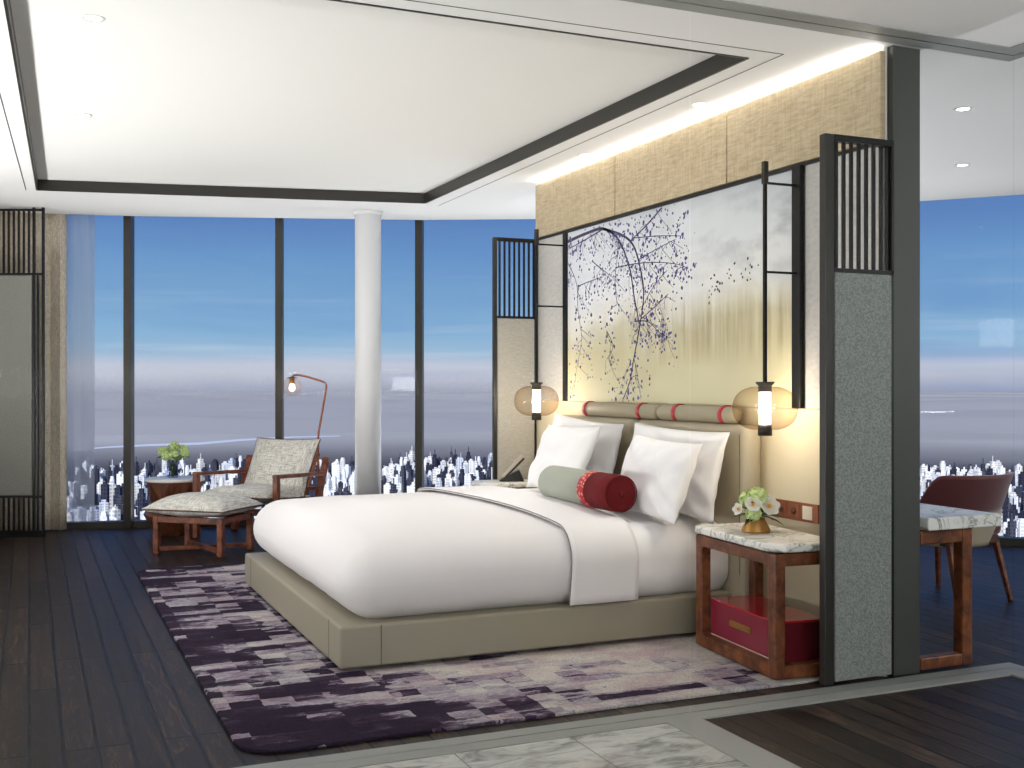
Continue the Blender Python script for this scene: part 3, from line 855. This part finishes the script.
# telephone on the far nightstand
ph = thing('telephone', 'black bedside telephone with tilted handset on the far nightstand', 'telephone', (2.93, 6.735, ZR+.5455), radians(-24))
b = MB(); vs = [(-.085,-.06,0), (.085,-.06,0), (.085,.06,0), (-.085,.06,0), (-.06,-.05,.018), (.05,-.05,.075), (.05,.05,.075), (-.06,.05,.018)]
b.add(vs, [(3,2,1,0), (4,5,6,7), (0,1,5,4), (1,2,6,5), (2,3,7,6), (3,0,4,7)]); b.build('base', M['phone'], ph, bevel=.006)
b = MB(); b.bar((-.055,-.02,.03), (.075,-.02,.165), .045, .026, (0,0,1)); b.build('handset', M['phone2'], ph, bevel=.008)
b = MB(); b.bar((-.045,-.02,.021), (.083,-.02,.152), .05, .014, (0,0,1)); b.build('cradle_back', M['phone'], ph, bevel=.004)

# ------------------------------------------------------------- lounge corner
AC = -T-radians(22)
def cushion_mb(w, d, th, seed, edge=.45):
    b = MB(); nz = 28
    def pt(s, t, sg):
        c = .05
        x = w/2*s*(1-c*(1-t*t)*abs(s)); y = d/2*t*(1-c*(1-s*s)*abs(t))
        k = max(0, (1-abs(s)**3.2)*(1-abs(t)**3.2))**.6
        z = th/2*k*(1 if sg > 0 else .5)+.008
        z += noise.noise(Vector((x*6+seed, y*6, seed)))*.012*k
        return (x, y, sg*z)
    for sg in (1, -1):
        vs = [pt(-1+2*i/nz, -1+2*j/nz, sg) for i in range(nz+1) for j in range(nz+1)]
        fs = []
        for i in range(nz):
            for j in range(nz):
                q = (i*(nz+1)+j, (i+1)*(nz+1)+j, (i+1)*(nz+1)+j+1, i*(nz+1)+j+1); fs.append(q if sg > 0 else q[::-1])
        b.add(vs, fs, 0, True)
    rim = []
    for s, t in [(-1+2*k/nz, -1) for k in range(nz)]+[(1, -1+2*k/nz) for k in range(nz)]+[(1-2*k/nz, 1) for k in range(nz)]+[(-1, 1-2*k/nz) for k in range(nz)]:
        a_ = pt(s, t, 1); rim.append((a_[0], a_[1], 0))
    n_ = len(rim); fs = []; vs = []
    for x, y, z in rim: vs += [(x, y, .008), (x, y, -.008)]
    for k in range(n_): fs.append((2*k, 2*k+1, 2*((k+1) % n_)+1, 2*((k+1) % n_)))
    b.add(vs, fs, 0, True)
    return b, rim
def cushion(w, d, th, seed, parent, name, loc, rot, piping=True):
    b, rim = cushion_mb(w, d, th, seed)
    o = b.build(name, M['tweed'], parent, loc=loc, rot=rot)
    p = MB(); p.tube([(x*1.006, y*1.006, z) for x, y, z in rim]+[rim[0]], .006, 6); p.build('piping', M['walnutd'], o)
    return o
CH = thing('lounge_chair', 'low wooden lounge chair with oatmeal tweed cushions by the window', 'chair', (1.44, 8.63, 0), AC)
hw_ = .3675
for sx in (-1, 1):
    x = sx*hw_
    MB().bar((x, .02, .0), (x, .02, .50), .045, .045, (0,1,0)).build('front_leg', M['teak'], CH, bevel=.006)
    MB().bar((x, .50, .0), (x, .73, .60), .045, .05, (0,1,0)).build('rear_leg', M['teak'], CH, bevel=.006)
    MB().bar((x, -.005, .50), (x, .66, .475), .05, .03, (0,0,1)).build('armrest', M['teak'], CH, bevel=.008)
    MB().bar((x, .03, .20), (x, .50, .17), .03, .045, (0,0,1)).build('side_rail', M['teak'], CH, bevel=.005)
MB().bar((-hw_, .03, .22), (hw_, .03, .22), .03, .05, (0,0,1)).build('front_rail', M['teak'], CH, bevel=.005)
MB().bar((-hw_, .50, .16), (hw_, .50, .16), .03, .05, (0,0,1)).build('rear_rail', M['teak'], CH, bevel=.005)
b = MB()
for k in range(7): b.bar((-.27+.09*k, .54, .22), (-.27+.09*k, .745, .62), .022, .016, (0,1,0))
b.bar((-.29, .745, .62), (.29, .745, .62), .03, .03, (0,0,1)); b.bar((-hw_, .595, .36), (hw_, .595, .36), .03, .03, (0,0,1))
b.build('back_slats', M['teak'], CH)
cushion(.66, .60, .17, 2.2, CH, 'seat_cushion', (0, .25, .315), (radians(-4), 0, 0))
cushion(.60, .50, .15, 5.1, CH, 'back_cushion', (.045, .555, .53), (radians(62), 0, 0))
OT = thing('ottoman', 'low wooden ottoman with oatmeal tweed cushion in front of the lounge chair', 'ottoman', (1.15, 8.165, 0), -T-radians(18))
ow, od = .58, .44
for sx in (-1, 1):
    for sy in (-1, 1):
        MB().bar((sx*(ow/2-.03), sy*(od/2-.03), 0), (sx*(ow/2-.03), sy*(od/2-.03), .27), .045, .04, (0,1,0)).build('leg', M['teak'], OT, bevel=.006)
for sy in (-1, 1): MB().bar((-ow/2+.03, sy*(od/2-.03), .245), (ow/2-.03, sy*(od/2-.03), .245), .032, .045, (0,0,1)).build('top_rail', M['teak'], OT, bevel=.005)
for sx in (-1, 1):
    MB().bar((sx*(ow/2-.03), -od/2+.03, .245), (sx*(ow/2-.03), od/2-.03, .245), .03, .04, (0,0,1)).build('side_rail', M['teak'], OT, bevel=.005)
MB().bar((-ow/2+.03, -od/2+.03, .035), (ow/2-.03, od/2-.03, .035), .035, .03, (0,0,1)).build('cross_stretcher', M['teak'], OT, bevel=.004)
MB().bar((ow/2-.03, -od/2+.03, .035), (-ow/2+.03, od/2-.03, .035), .035, .029, (0,0,1)).build('cross_stretcher', M['teak'], OT, bevel=.004)
cushion(.65, .54, .19, 8.8, OT, 'cushion', (0, .0, .318), (0, 0, 0))

# faceted wooden drum table ---------------------------------------------------------
dt = thing('side_table', 'faceted wooden drum side table with white top behind the ottoman', 'table', (1.07, 9.22, 0), .1)
def facet(prof, n_=8):
    b = MB(); vs = []; fs = []
    for i, (r_, z) in enumerate(prof):
        for k in range(n_):
            a = 2*pi*(k+.5*(i % 2))/n_; vs.append((r_*cos(a), r_*sin(a), z))
    for i in range(len(prof)-1):
        for k in range(n_):
            a0, a1 = i*n_+k, i*n_+(k+1) % n_; b0, b1 = a0+n_, a1+n_
            if i % 2 == 0: fs += [(a0, a1, b0), (a1, b1, b0)]
            else: fs += [(a0, b1, b0), (a0, a1, b1)]
    fs += [tuple(reversed(range(n_))), tuple(range((len(prof)-1)*n_, len(prof)*n_))]
    return b.add(vs, fs)
facet([(.15,0), (.245,.16), (.185,.27), (.225,.425)]).build('faceted_body', M['drum'], dt)
MB().lathe([(.222,0), (.232,.003), (.232,.02), (.226,.024)], c=(0,0,.425), n=40).build('table_top', M['white'], dt)
va = thing('hydrangea_vase', 'glass vase of pale green hydrangeas on the drum side table', 'flowers', (1.055, 9.22, .4495))
MB().lathe([(.035,0), (.06,.03), (.07,.08), (.058,.13), (.05,.15)], n=28).build('vase', M['water'], va)
vo = va
b = MB(); b.lathe([(1e-5,.004), (.03,.004), (.055,.03), (.06,.06), (1e-5,.06)], n=24); b.build('water', M['water'], va)
b = MB()
heads = [(-.075, .0, .235, .05), (.005, .02, .275, .056), (.085, .0, .22, .05), (.02, -.05, .21, .048), (-.035, -.045, .20, .046), (.06, .05, .25, .05), (-.03, .06, .25, .05)]
for a, d, z, r_ in heads: b.tube([fp(a*.1, d*.1, .01), fp(a*.3, d*.3, .12), fp(a*1.12, d*1.1, z-.03)], .004, 6)
b.build('stems', M['stem'], va)
for a, d, z, r_ in heads:
    b = MB(); ball_cluster(b, fp(a*1.12, d*1.1, z-.025), r_*.62, 44, .013, 0, rg); b.build('hydrangea_head', M['hydr'], va)
b = MB()
for k in range(12):
    a = rg.random()*6.28; d = Vector((cos(a), sin(a), .1)); leafblade(b, Vector((0,0,.17))+d*.03, d, .11, .05, 0)
b.build('leaves', M['leafg'], va)

# floor lamp -----------------------------------------------------------------------
fl_ = thing('floor_lamp', 'thin copper floor lamp with clear glass globe behind the lounge chair', 'lamp', (2.195, 9.06, 0))
def lp(a, z): return tuple(Rv*a+Vector((0,0,z)))
MB().lathe([(.09,0), (.09,.015), (.03,.022), (.012,.03)], n=32).build('base', M['dark'], fl_)
pts = [lp(0,.02), lp(0,.74), lp(.004,.80), lp(.065,1.15), lp(.068,1.185), lp(.058,1.207), lp(.03,1.222), lp(-.10,1.262), lp(-.16,1.274), lp(-.20,1.272), lp(-.216,1.258)]
MB().tube(pts, .0085, 10).build('pole', M['copper'], fl_)
MB().lathe([(.006,.02), (.044,.012), (.046,.008), (.006,.008)], c=lp(-.216,1.24), n=24).build('cap', M['dark'], fl_)
MB().lathe([(.021,-.035), (.022,.01), (.01,.012)], c=lp(-.216,1.238), n=20).build('socket', M['gold'], fl_)
b = MB(); b.lathe([(.078*sin(pi*k/20), -.078*cos(pi*k/20)) for k in range(1, 18)], c=lp(-.216,1.178), n=32)
b.f = [f for f in b.f if len(f) == 4]; b.m = [0]*len(b.f); b.sm = [True]*len(b.f)
b.build('glass_globe', M['bulbglass'], fl_)
MB().lathe([(1e-5,-.035), (.020,-.025), (.026,-.005), (.018,.018), (.012,.032)], c=lp(-.216,1.172), n=20).build('bulb', M['filament'], fl_)

# left screen and curtains --------------------------------------------------------------
o0 = Rv*(-3.665)+Fv*8.70
ls = thing('lattice_screen', 'black lattice screen with pale fabric centre in front of the curtain', 'screen', (o0.x, o0.y, 0), -T)
SW = .92
def bars(xs, z0, z1, nm, w=.012, y=0):
    for x in xs: MB().box(-x-w/2, -x+w/2, y-.012, y+.012, z0, z1).build(nm, M['black'], ls)
bars((.012, .085, SW-.085, SW-.012), .03, ZC-.001, 'post', .016)
for z in (ZC-.02, 2.062, .315): MB().box(-SW, -.004, -.012, .012, z-.008, z+.008).build('rail', M['black'], ls)
MB().box(-SW, -.004, -.02, .02, 0, .05).build('base_bar', M['black'], ls)
xs = [.085+(SW-.17)*k/19 for k in range(1, 19)]
bars(xs, 2.07, ZC-.02, 'slat', .010); bars(xs, .048, .31, 'slat', .010)
bars((.055,), .048, 2.06, 'slat', .010)
MB().rbox((-SW+.096, -.016, .325), (-.096, .016, 2.052), .008, 2).build('fabric_panel', M['screengrey'], ls)
def drape(name, x0, x1, off, npl, amp, mat_, z0=.012, seed=0, th=.003):
    """x along world u; hangs parallel to the window, off inside it"""
    def wline(u):
        for i in range(len(W)-1):
            if W[i][0] <= u <= W[i+1][0]:
                t = (u-W[i][0])/(W[i+1][0]-W[i][0]); return W[i][1]+(W[i+1][1]-W[i][1])*t
        return W[0][1]
    b = MB()
    def fn(i, j):
        u = x0+(x1-x0)*i
        ph = i*npl*2*pi+seed; a = amp*(.8+.2*sin(j*3+i*5))
        return (u+.25*amp*sin(2*ph), wline(u)-off+a*sin(ph)+.006*noise.noise(Vector((u*6, j*3, seed))), z0+(ZC+.12-z0)*j)
    b.grid(fn, npl*14, 10)
    o = b.build(name, mat_); s = o.modifiers.new('t', 'SOLIDIFY'); s.thickness = th; s.offset = 0
    return o
tag(drape('curtain', -1.25, .275, .15, 11, .036, M['curtain'], .012, .4), 'taupe woven floor length curtain at the left end of the windows', 'curtain')
tag(drape('sheer_curtain', .20, .50, .075, 3, .012, M['sheer'], .06, 2, .001), 'translucent white sheer curtain beside the taupe curtain', 'curtain')

# desk and chair behind the headboard wall ----------------------------------------------
dk = thing('desk', 'marble topped desk with walnut loop legs behind the headboard wall', 'desk', (3.402, 3.51, 0))
MB().prism([(0,0), (.41,0), (.41,1.5), (0,1.5)], .592, .645).build('marble_top', M['marble'], dk, bevel=.006)
for y in (.035, 1.40):
    b = MB(); k = .055
    b.box(.225, .28, y, y+k, .008, .592); b.box(-.003, .226, y+.002, y+k-.002, .008, .058); b.box(-.003, .226, y+.002, y+k-.002, .53, .59)
    b.build('loop_leg', M['walnut'], dk, bevel=.006)
MB().box(.03, .25, .09, 1.40, .53, .591).build('apron', M['walnut'], dk)
dc = thing('desk_chair', 'burgundy velvet chair with cream shell at the marble desk', 'chair', (4.745, 4.755, 0), radians(6))
# local: -y is the back of the chair
def shell(r0, z0, z1, thick, name, m_, a0, a1, zf=None, flare=.04):
    b = MB()
    def outer(i, j, o_):
        a = radians(a0+(a1-a0)*i); top = z1 if zf is None else zf(i)
        z = z0+(top-z0)*j; r_ = r0+o_+flare*(z-.36)/.3
        return (r_*sin(a)*1.0, -r_*cos(a)*.92, z)
    nu, nv = 36, 8
    vs = [outer(i/nu, j/nv, 0) for i in range(nu+1) for j in range(nv+1)]+[outer(i/nu, j/nv, -thick) for i in range(nu+1) for j in range(nv+1)]
    o_ = (nu+1)*(nv+1); fs = []
    for i in range(nu):
        for j in range(nv):
            q = (i*(nv+1)+j, (i+1)*(nv+1)+j, (i+1)*(nv+1)+j+1, i*(nv+1)+j+1); fs.append(q); fs.append(tuple(x+o_ for x in q[::-1]))
        for j in (0, nv): fs.append((i*(nv+1)+j, i*(nv+1)+j+o_, (i+1)*(nv+1)+j+o_, (i+1)*(nv+1)+j))
    for i in (0, nu):
        for j in range(nv): fs.append((i*(nv+1)+j, i*(nv+1)+j+1, i*(nv+1)+j+1+o_, i*(nv+1)+j+o_))
    b.add(vs, fs, 0, True); return b.build(name, m_, dc)
zt = lambda i: .52+.19*min(1, max(0, 1-(abs(i-.5)*2-.42)/.3))**1.0 if abs(i-.5)*2 > .42 else .71
zt2 = lambda i: (lambda q: .50+.205*(1-q*q*(3-2*q)))(min(1, max(0, (abs(i-.5)*2-.52)/.36)))
shell(.25, .50, .7, .03, 'back_cushion', M['chairred'], -100, 100, lambda i: zt2(i)+.004, .10)
shell(.25, .31, .52, .03, 'cream_shell', M['chaircream'], -104, 104, lambda i: .5, .12)
shell(.254, .445, .47, .03, 'brown_band', M['walnutd'], -104, 104, None, .12)
MB().rbox((-.22, -.20, .36), (.22, .26, .455), .03, 3).build('seat', M['chairred'], dc)
MB().rbox((-.20, -.19, .315), (.20, .25, .362), .01, 3).build('seat_frame', M['walnutd'], dc)
for sx in (-1, 1):
    MB().bar((sx*.19, -.17, .33), (sx*.215, -.25, 0), .03, .03, (0,1,0), w1=.022, h1=.022).build('leg', M['walnut'], dc, bevel=.004)
    MB().bar((sx*.19, .22, .33), (sx*.235, .25, 0), .03, .03, (0,1,0), w1=.022, h1=.022).build('leg', M['walnut'], dc, bevel=.004)

# downlights ------------------------------------------------------------------------------
SPOTS = []
DL = [(.235,4.72,ZC+.075,'recessed downlight in the ceiling tray, the nearer of two on its left'), (.272,6.45,ZC+.075,'recessed downlight in the ceiling tray, the farther of two on its left'),
      (3.045,4.66,ZC,'recessed downlight above the headboard wall, nearer the glass partition'), (3.085,5.97,ZC,'recessed downlight above the headboard wall, nearer the windows'),
      (4.31,4.21,ZC,'recessed downlight over the desk side, nearer the partition'), (5.41,5.29,ZC,'recessed downlight over the desk side, nearer the window')]
for x, y, z, lab in DL:
    d = thing('downlight', lab, 'ceiling light', (x, y, z), 0, 'recessed downlights')
    MB().lathe([(.030,-.001), (.034,-.004), (.044,-.004), (.046,-.0005)], n=32).build('trim_ring', M['white'], d)
    MB().lathe([(1e-5,-.002), (.030,-.002), (.030,-.0005)], n=24).build('lens', M['lens'], d)
    SPOTS.append((x, y, z))

# ------------------------------------------------------------------------ the city outside
GZ = -300.0
def gmat():
    m = mat('city_ground', (70,72,88), .95, spec=0); g = N(m); co = g.coord()
    n1 = g.noise(g.map(co, (.0016, .0016, 1)), 1, 6, .6); n2 = g.noise(g.map(co, (.00025, .00025, 1)), 1, 5, .6)
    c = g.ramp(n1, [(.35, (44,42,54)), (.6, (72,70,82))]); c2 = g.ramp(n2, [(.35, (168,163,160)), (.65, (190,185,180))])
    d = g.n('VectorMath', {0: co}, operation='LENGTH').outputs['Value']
    g.set(Base_Color=g.mix(g.n('MapRange', {0: d, 1: 3900, 2: 6200}).outputs[0], c, c2)); return m  # haze put into the colour: the plain pales with distance
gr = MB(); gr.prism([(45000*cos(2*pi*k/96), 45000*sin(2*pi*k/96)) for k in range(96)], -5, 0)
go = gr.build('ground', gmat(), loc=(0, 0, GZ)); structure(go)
rv = [(170,5427),(353,5609),(545,5715),(790,5758),(1037,6032),(1365,6256),(1646,6266)]
b = MB(); vs = []
for k, (x, y) in enumerate(rv):
    l_ = sqrt(x*x+y*y); w_ = 110*(1-abs(k-3.2)/4.2)+20
    vs += [(x-x/l_*w_, y-y/l_*w_, GZ+.8), (x+x/l_*w_, y+y/l_*w_, GZ+.8)]
b.add(vs, [(2*k, 2*k+1, 2*k+3, 2*k+2) for k in range(len(rv)-1)])
tag(b.build('river', mat('pale_river', (222,222,228), .6)), 'pale river crossing the hazy plain beyond the city', 'river')
hm = mat('hill_haze_grey', (172,168,166), .95, spec=0)  # pale tone carries the distance haze over the hills
rh = random.Random(11)
for k, (ang, dist, wid, hgt) in enumerate(((-30, 11000, 7000, 120), (-13, 9000, 6000, 90), (-2, 12000, 8000, 140), (9, 10000, 6000, 100), (22, 13000, 8000, 150), (-22, 16000, 9000, 170), (34, 10000, 7000, 110))):
    a = T+radians(ang); c = Vector((sin(a)*dist, cos(a)*dist, GZ)); b = MB()
    def fn(i, j):
        s, t = i*2-1, j*2-1; q = max(0, 1-s*s)*max(0, 1-t*t)
        z = hgt*q*(.75+.7*noise.noise(Vector((s*2.5+k*7, t*2.5, k))))
        return (s*wid*.6, t*wid*.35, max(z, -1))
    b.grid(fn, 40, 20)
    h = b.build('hill', hm, loc=c, rot=(0, 0, -a)); structure(h)

def tmat(name, wall, glass, sx, sz):
    m = mat(name, wall, .8, spec=.2); g = N(m); co = g.coord(); sep = g.n('SeparateXYZ', {0: co})
    fz = g.math('FRACT', g.math('MULTIPLY', sep.outputs[2], 1/sz))
    fx = g.math('FRACT', g.math('MULTIPLY', g.math('ADD', sep.outputs[0], sep.outputs[1]), 1/sx))
    k = g.math('MULTIPLY', g.math('GREATER_THAN', fz, .45), g.math('GREATER_THAN', fx, .4))
    nz = g.n('SeparateXYZ', {0: g.n('NewGeometry').outputs['Normal']}).outputs[2]
    k = g.math('MULTIPLY', k, g.math('LESS_THAN', nz, .5))
    g.set(Base_Color=g.mix(k, wall, glass)); return m
TM = [tmat('tower_white', (254,253,250), (226,226,232), 7, 6), tmat('tower_cream', (250,244,234), (196,194,198), 9, 7), tmat('tower_pale_grey', (228,230,236), (160,164,180), 6, 5),
      tmat('tower_slate', (84,84,94), (52,54,66), 8, 6), tmat('tower_dark', (60,62,78), (36,38,54), 7, 7)]
def tower_mb(kind, w, d, h, r_):
    b = MB()
    if kind == 0: b.box(-w/2, w/2, -d/2, d/2, 0, h); b.box(-w/4, w/4, -d/4, d/4, h, h+5)
    elif kind == 1: b.box(-w/2, w/2, -d/2, d/2, 0, h*.8); b.box(-w*.34, w*.34, -d*.34, d*.34, h*.8, h); b.box(-1, 1, -1, 1, h, h+14)
    elif kind == 2: b.box(-w/2, 0, -d/2, d*.3, 0, h); b.box(0, w/2, -d*.3, d/2, 0, h*.86); b.box(-w*.3, -w*.1, -d*.2, 0, h, h+6)
    elif kind == 3: b.box(-w*.7, w*.7, -d*.4, d*.4, 0, h*.55); b.box(-w*.6, -w*.3, -d*.2, d*.2, h*.55, h*.6)
    else: b.lathe([(w*.5, 0), (w*.5, h), (w*.36, h), (w*.36, h+6)], n=8, smooth=False)
    return b
rt = random.Random(21)
protos = []
for kind in range(5):
    for mi in range(5):
        w = rt.uniform(12, 19); d = rt.uniform(12, 20); h = rt.uniform(55, 105)
        me = tower_mb(kind, w, d, h*.52, rt).build('city_tower', TM[mi])
        protos.append(me)
spots = []; GRID = {}
def spread(n_, a0, a1, d0, d1, pw):
    for _ in range(n_):
        for _try in range(60):
            a = T+radians(rt.uniform(a0, a1)); d = d0+(d1-d0)*rt.random()**pw
            x, y = sin(a)*d, cos(a)*d; key = (int(x//40), int(y//40))
            if all((x-qx)**2+(y-qy)**2 > 31**2 for i in (-1,0,1) for j in (-1,0,1) for qx, qy in GRID.get((key[0]+i, key[1]+j), ())): break
        else: continue
        GRID.setdefault(key, []).append((x, y))
        spots.append((sin(a)*d, cos(a)*d, d, rt.random()*3.14, rt.choice((0,0,0,0,1,1,2,3,3,4,4,4)), rt.choice((0,0,1,1,2,3,4)), rt.uniform(.7, 1.35)))
spread(620, -25, -5.5, 2100, 3800, 1.0)
spread(190, -6, 0.5, 2900, 3900, 1.1)
spread(420, 19, 27.5, 2000, 3800, 1.0)
spots.sort(key=lambda s: s[2]/s[6])
spread(420, 0.5, 19, 2200, 3900, 1.0); spread(380, 27.5, 48, 2000, 3800, 1.0); spread(260, -38, -25, 2100, 3800, 1.0)   # the city goes on behind the wall and past the frame
used = set(); TOWN = 'high-rise towers of the distant city'
far_mb = MB()
LBL = ['white', 'cream', 'pale grey', 'slate grey', 'dark grey']; KND = ['slab tower', 'stepped tower with a mast', 'twin-slab tower', 'broad low block', 'round tower']
cnt = 0
for (x, y, d, rz, mi, kd, sc) in spots:
    pi_ = kd*5+mi
    if cnt < 298:
        src = protos[pi_]
        if pi_ in used:
            o = src.copy(); COL.objects.link(o)
        else: o = src; used.add(pi_)
        o.location = (x, y, GZ); o.rotation_euler = (0, 0, rz); o.scale = (1, 1, sc)
        tag(o, 'distant %s %s in the city far below the windows' % (LBL[mi], KND[kd]), 'building', TOWN+', '+LBL[mi]+' '+KND[kd])
        cnt += 1
    else:
        me = protos[pi_].data; Mx = Matrix.Translation((x, y, GZ)) @ Matrix.Rotation(rz, 4, 'Z') @ Matrix.Diagonal((1, 1, sc, 1))
        far_mb.add([v.co for v in me.vertices], [tuple(p.vertices) for p in me.polygons], mi, False, Mx)
fo = far_mb.build('city_skyline', TM, weld=False)
tag(fo, 'farther rows of small city buildings behind the nearer towers', 'buildings', kind='stuff')
for k, p in enumerate(protos):
    if k not in used: bpy.data.objects.remove(p)

# --------------------------------------------------------------------------- sky
wd = bpy.data.worlds.new('sky'); SC.world = wd; wd.use_nodes = True
nt = wd.node_tree; bg = nt.nodes['Background']
class NW(N):
    def __init__(s, nt): s.nt = nt
g = NW(nt); dv = g.coord('Generated'); sep = g.n('SeparateXYZ', {0: dv}); z = sep.outputs[2]
wob = g.noise(g.map(dv, (2.5, 2.5, 14)), 2, 5, .6)
zz = g.math('ADD', z, g.math('MULTIPLY_ADD', wob, .012, -.006))
c = g.ramp(g.n('MapRange', {0: zz, 1: -.06, 2: .30}).outputs[0],
   [(.0, (160,162,176)), (.15, (172,174,188)), (.17, (190,191,204)), (.19, (204,204,214)), (.215, (208,210,222)), (.245, (168,196,220)), (.29, (148,188,220)), (.36, (134,176,214)), (.48, (114,158,206)), (.57, (100,138,194)), (1, (86,120,184))])
st = g.noise(g.map(dv, (1.6, 1.6, 34), (.4, 0, 0)), 2.0, 6, .62, .4)
msk = g.ramp(g.n('MapRange', {0: z, 1: -.02, 2: .16}).outputs[0], [(.1, (0,0,0)), (.28, (160,160,160)), (.5, (120,120,120)), (.8, (30,30,30))])
c = g.mix(g.math('MULTIPLY', g.ramp(st, [(.52, (0,0,0)), (.72, (255,255,255))]), msk), c, (226,230,238))
ds = g.noise(g.map(dv, (1.1, 1.1, 12), (3.3, 1, 0)), 2.0, 4, .6, .4)
c = g.mix(g.math('MULTIPLY', g.ramp(ds, [(.5, (0,0,0)), (.75, (255,255,255))]), .35), c, (92,136,200))
nt.links.new(c, bg.inputs['Color']); bg.inputs['Strength'].default_value = .79

# ------------------------------------------------------------------------- lights
def light(kind, name, loc, power, color=(1,1,1), rot=None, target=None, **kw):
    l = bpy.data.lights.new(name, kind); o = bpy.data.objects.new(name, l); COL.objects.link(o)
    o.location = loc; l.energy = power; l.color = color
    if target is not None: o.rotation_euler = (Vector(target)-Vector(loc)).to_track_quat('-Z', 'Y').to_euler()
    if rot: o.rotation_euler = rot
    for k, v in kw.items(): setattr(l, k, v)
    return o
s = light('SUN', 'sun', (0, 0, 50), 3.6, (1, .97, .92), angle=radians(1))
s.rotation_euler = (Vector((.55, .75, -.62))).to_track_quat('-Z', 'Y').to_euler()
warm = (1, .90, .76)
for i, (x, y, z) in enumerate(SPOTS):
    tg = [(1.7, 5.1, .5), (1.7, 5.9, .5), (2.0, 4.9, .5), (2.0, 5.9, .5), (x, y, 0), (x, y, 0)][i]      # adjustable heads tilted at the bed
    light('SPOT', 'downlight_beam', (x, y, z-.012), (52, 52, 62, 62, 22, 22)[i], (1,.97,.93), target=tg, spot_size=radians(62 if i > 1 else 55), spot_blend=1.0, shadow_soft_size=.05)
for p in ((3.01, 4.085), (2.985, 6.46)):
    light('POINT', 'pendant_glow', (p[0], p[1], 1.092), 8.5, (1,.89,.76), shadow_soft_size=.05)
light('POINT', 'floor_lamp_glow', tuple(Vector((2.195, 9.06, 0))+Vector(lp(-.216,1.172))), 2, (1,.78,.52), shadow_soft_size=.03)
# cove strip on top of the headboard band, washing the ceiling; desk-side strip is an added fill for the ceiling there
light('AREA', 'cove_or_fill_strip', (3.19, 5.23, 2.568), 9, (1,.97,.92), target=(3.1, 5.23, 2.75), shape='RECTANGLE', size=3.3, size_y=.02)
light('AREA', 'cove_or_fill_strip', (3.42, 5.6, .9), 20, (.97,.97,1), target=(4.6, 5.6, 2.75), shape='RECTANGLE', size=3.2, size_y=.03)
# added fill strips along the window sills, brightening the ceiling from below
for i in range(2, 8):
    p, q = Vector((*W[i], .06)), Vector((*W[i+1], .06)); n_ = Vector((q.y-p.y, p.x-q.x, 0)).normalized(); c_ = (p+q)/2+n_*.03
    light('AREA', 'sill_fill_strip', c_, 6.5, (.95,.97,1), target=c_+n_*.9+Vector((0,0,2.4)), shape='RECTANGLE', size=(q-p).length*.9, size_y=.03, spread=radians(110))
# fill lights added outside the view to lift the ceiling: left, bathroom, desk side
light('AREA', 'left_fill', (-1.68, 6.0, .6), 84, (1,.985,.97), target=(1.0, 6.0, 2.9), shape='RECTANGLE', size=5.0, size_y=.25, spread=radians(130))
light('AREA', 'bathroom_fill', (1.6, -2.05, 1.2), 85, (1,.985,.975), target=(1.6, .6, 3.0), shape='RECTANGLE', size=5.0, size_y=.3, spread=radians(130))
light('AREA', 'desk_fill', (7.8, 1.5, 1.6), 70, (.98,.98,1), target=(5.8, 3.2, 3.0), shape='RECTANGLE', size=3.0, size_y=.25, spread=radians(130))

# ------------------------------------------------------------------------- output
vs_ = SC.view_settings
SC.display_settings.display_device = 'sRGB'
vs_.view_transform = 'Standard'; vs_.look = 'None'; vs_.exposure = .36; vs_.gamma = 1; vs_.use_curve_mapping = False
SC.cycles.max_bounces = 10; SC.cycles.transparent_max_bounces = 24; SC.cycles.diffuse_bounces = 6
SC.cycles.use_denoising = True
SC.cycles.sample_clamp_indirect = 6
SC.cycles.caustics_reflective = False; SC.cycles.caustics_refractive = False
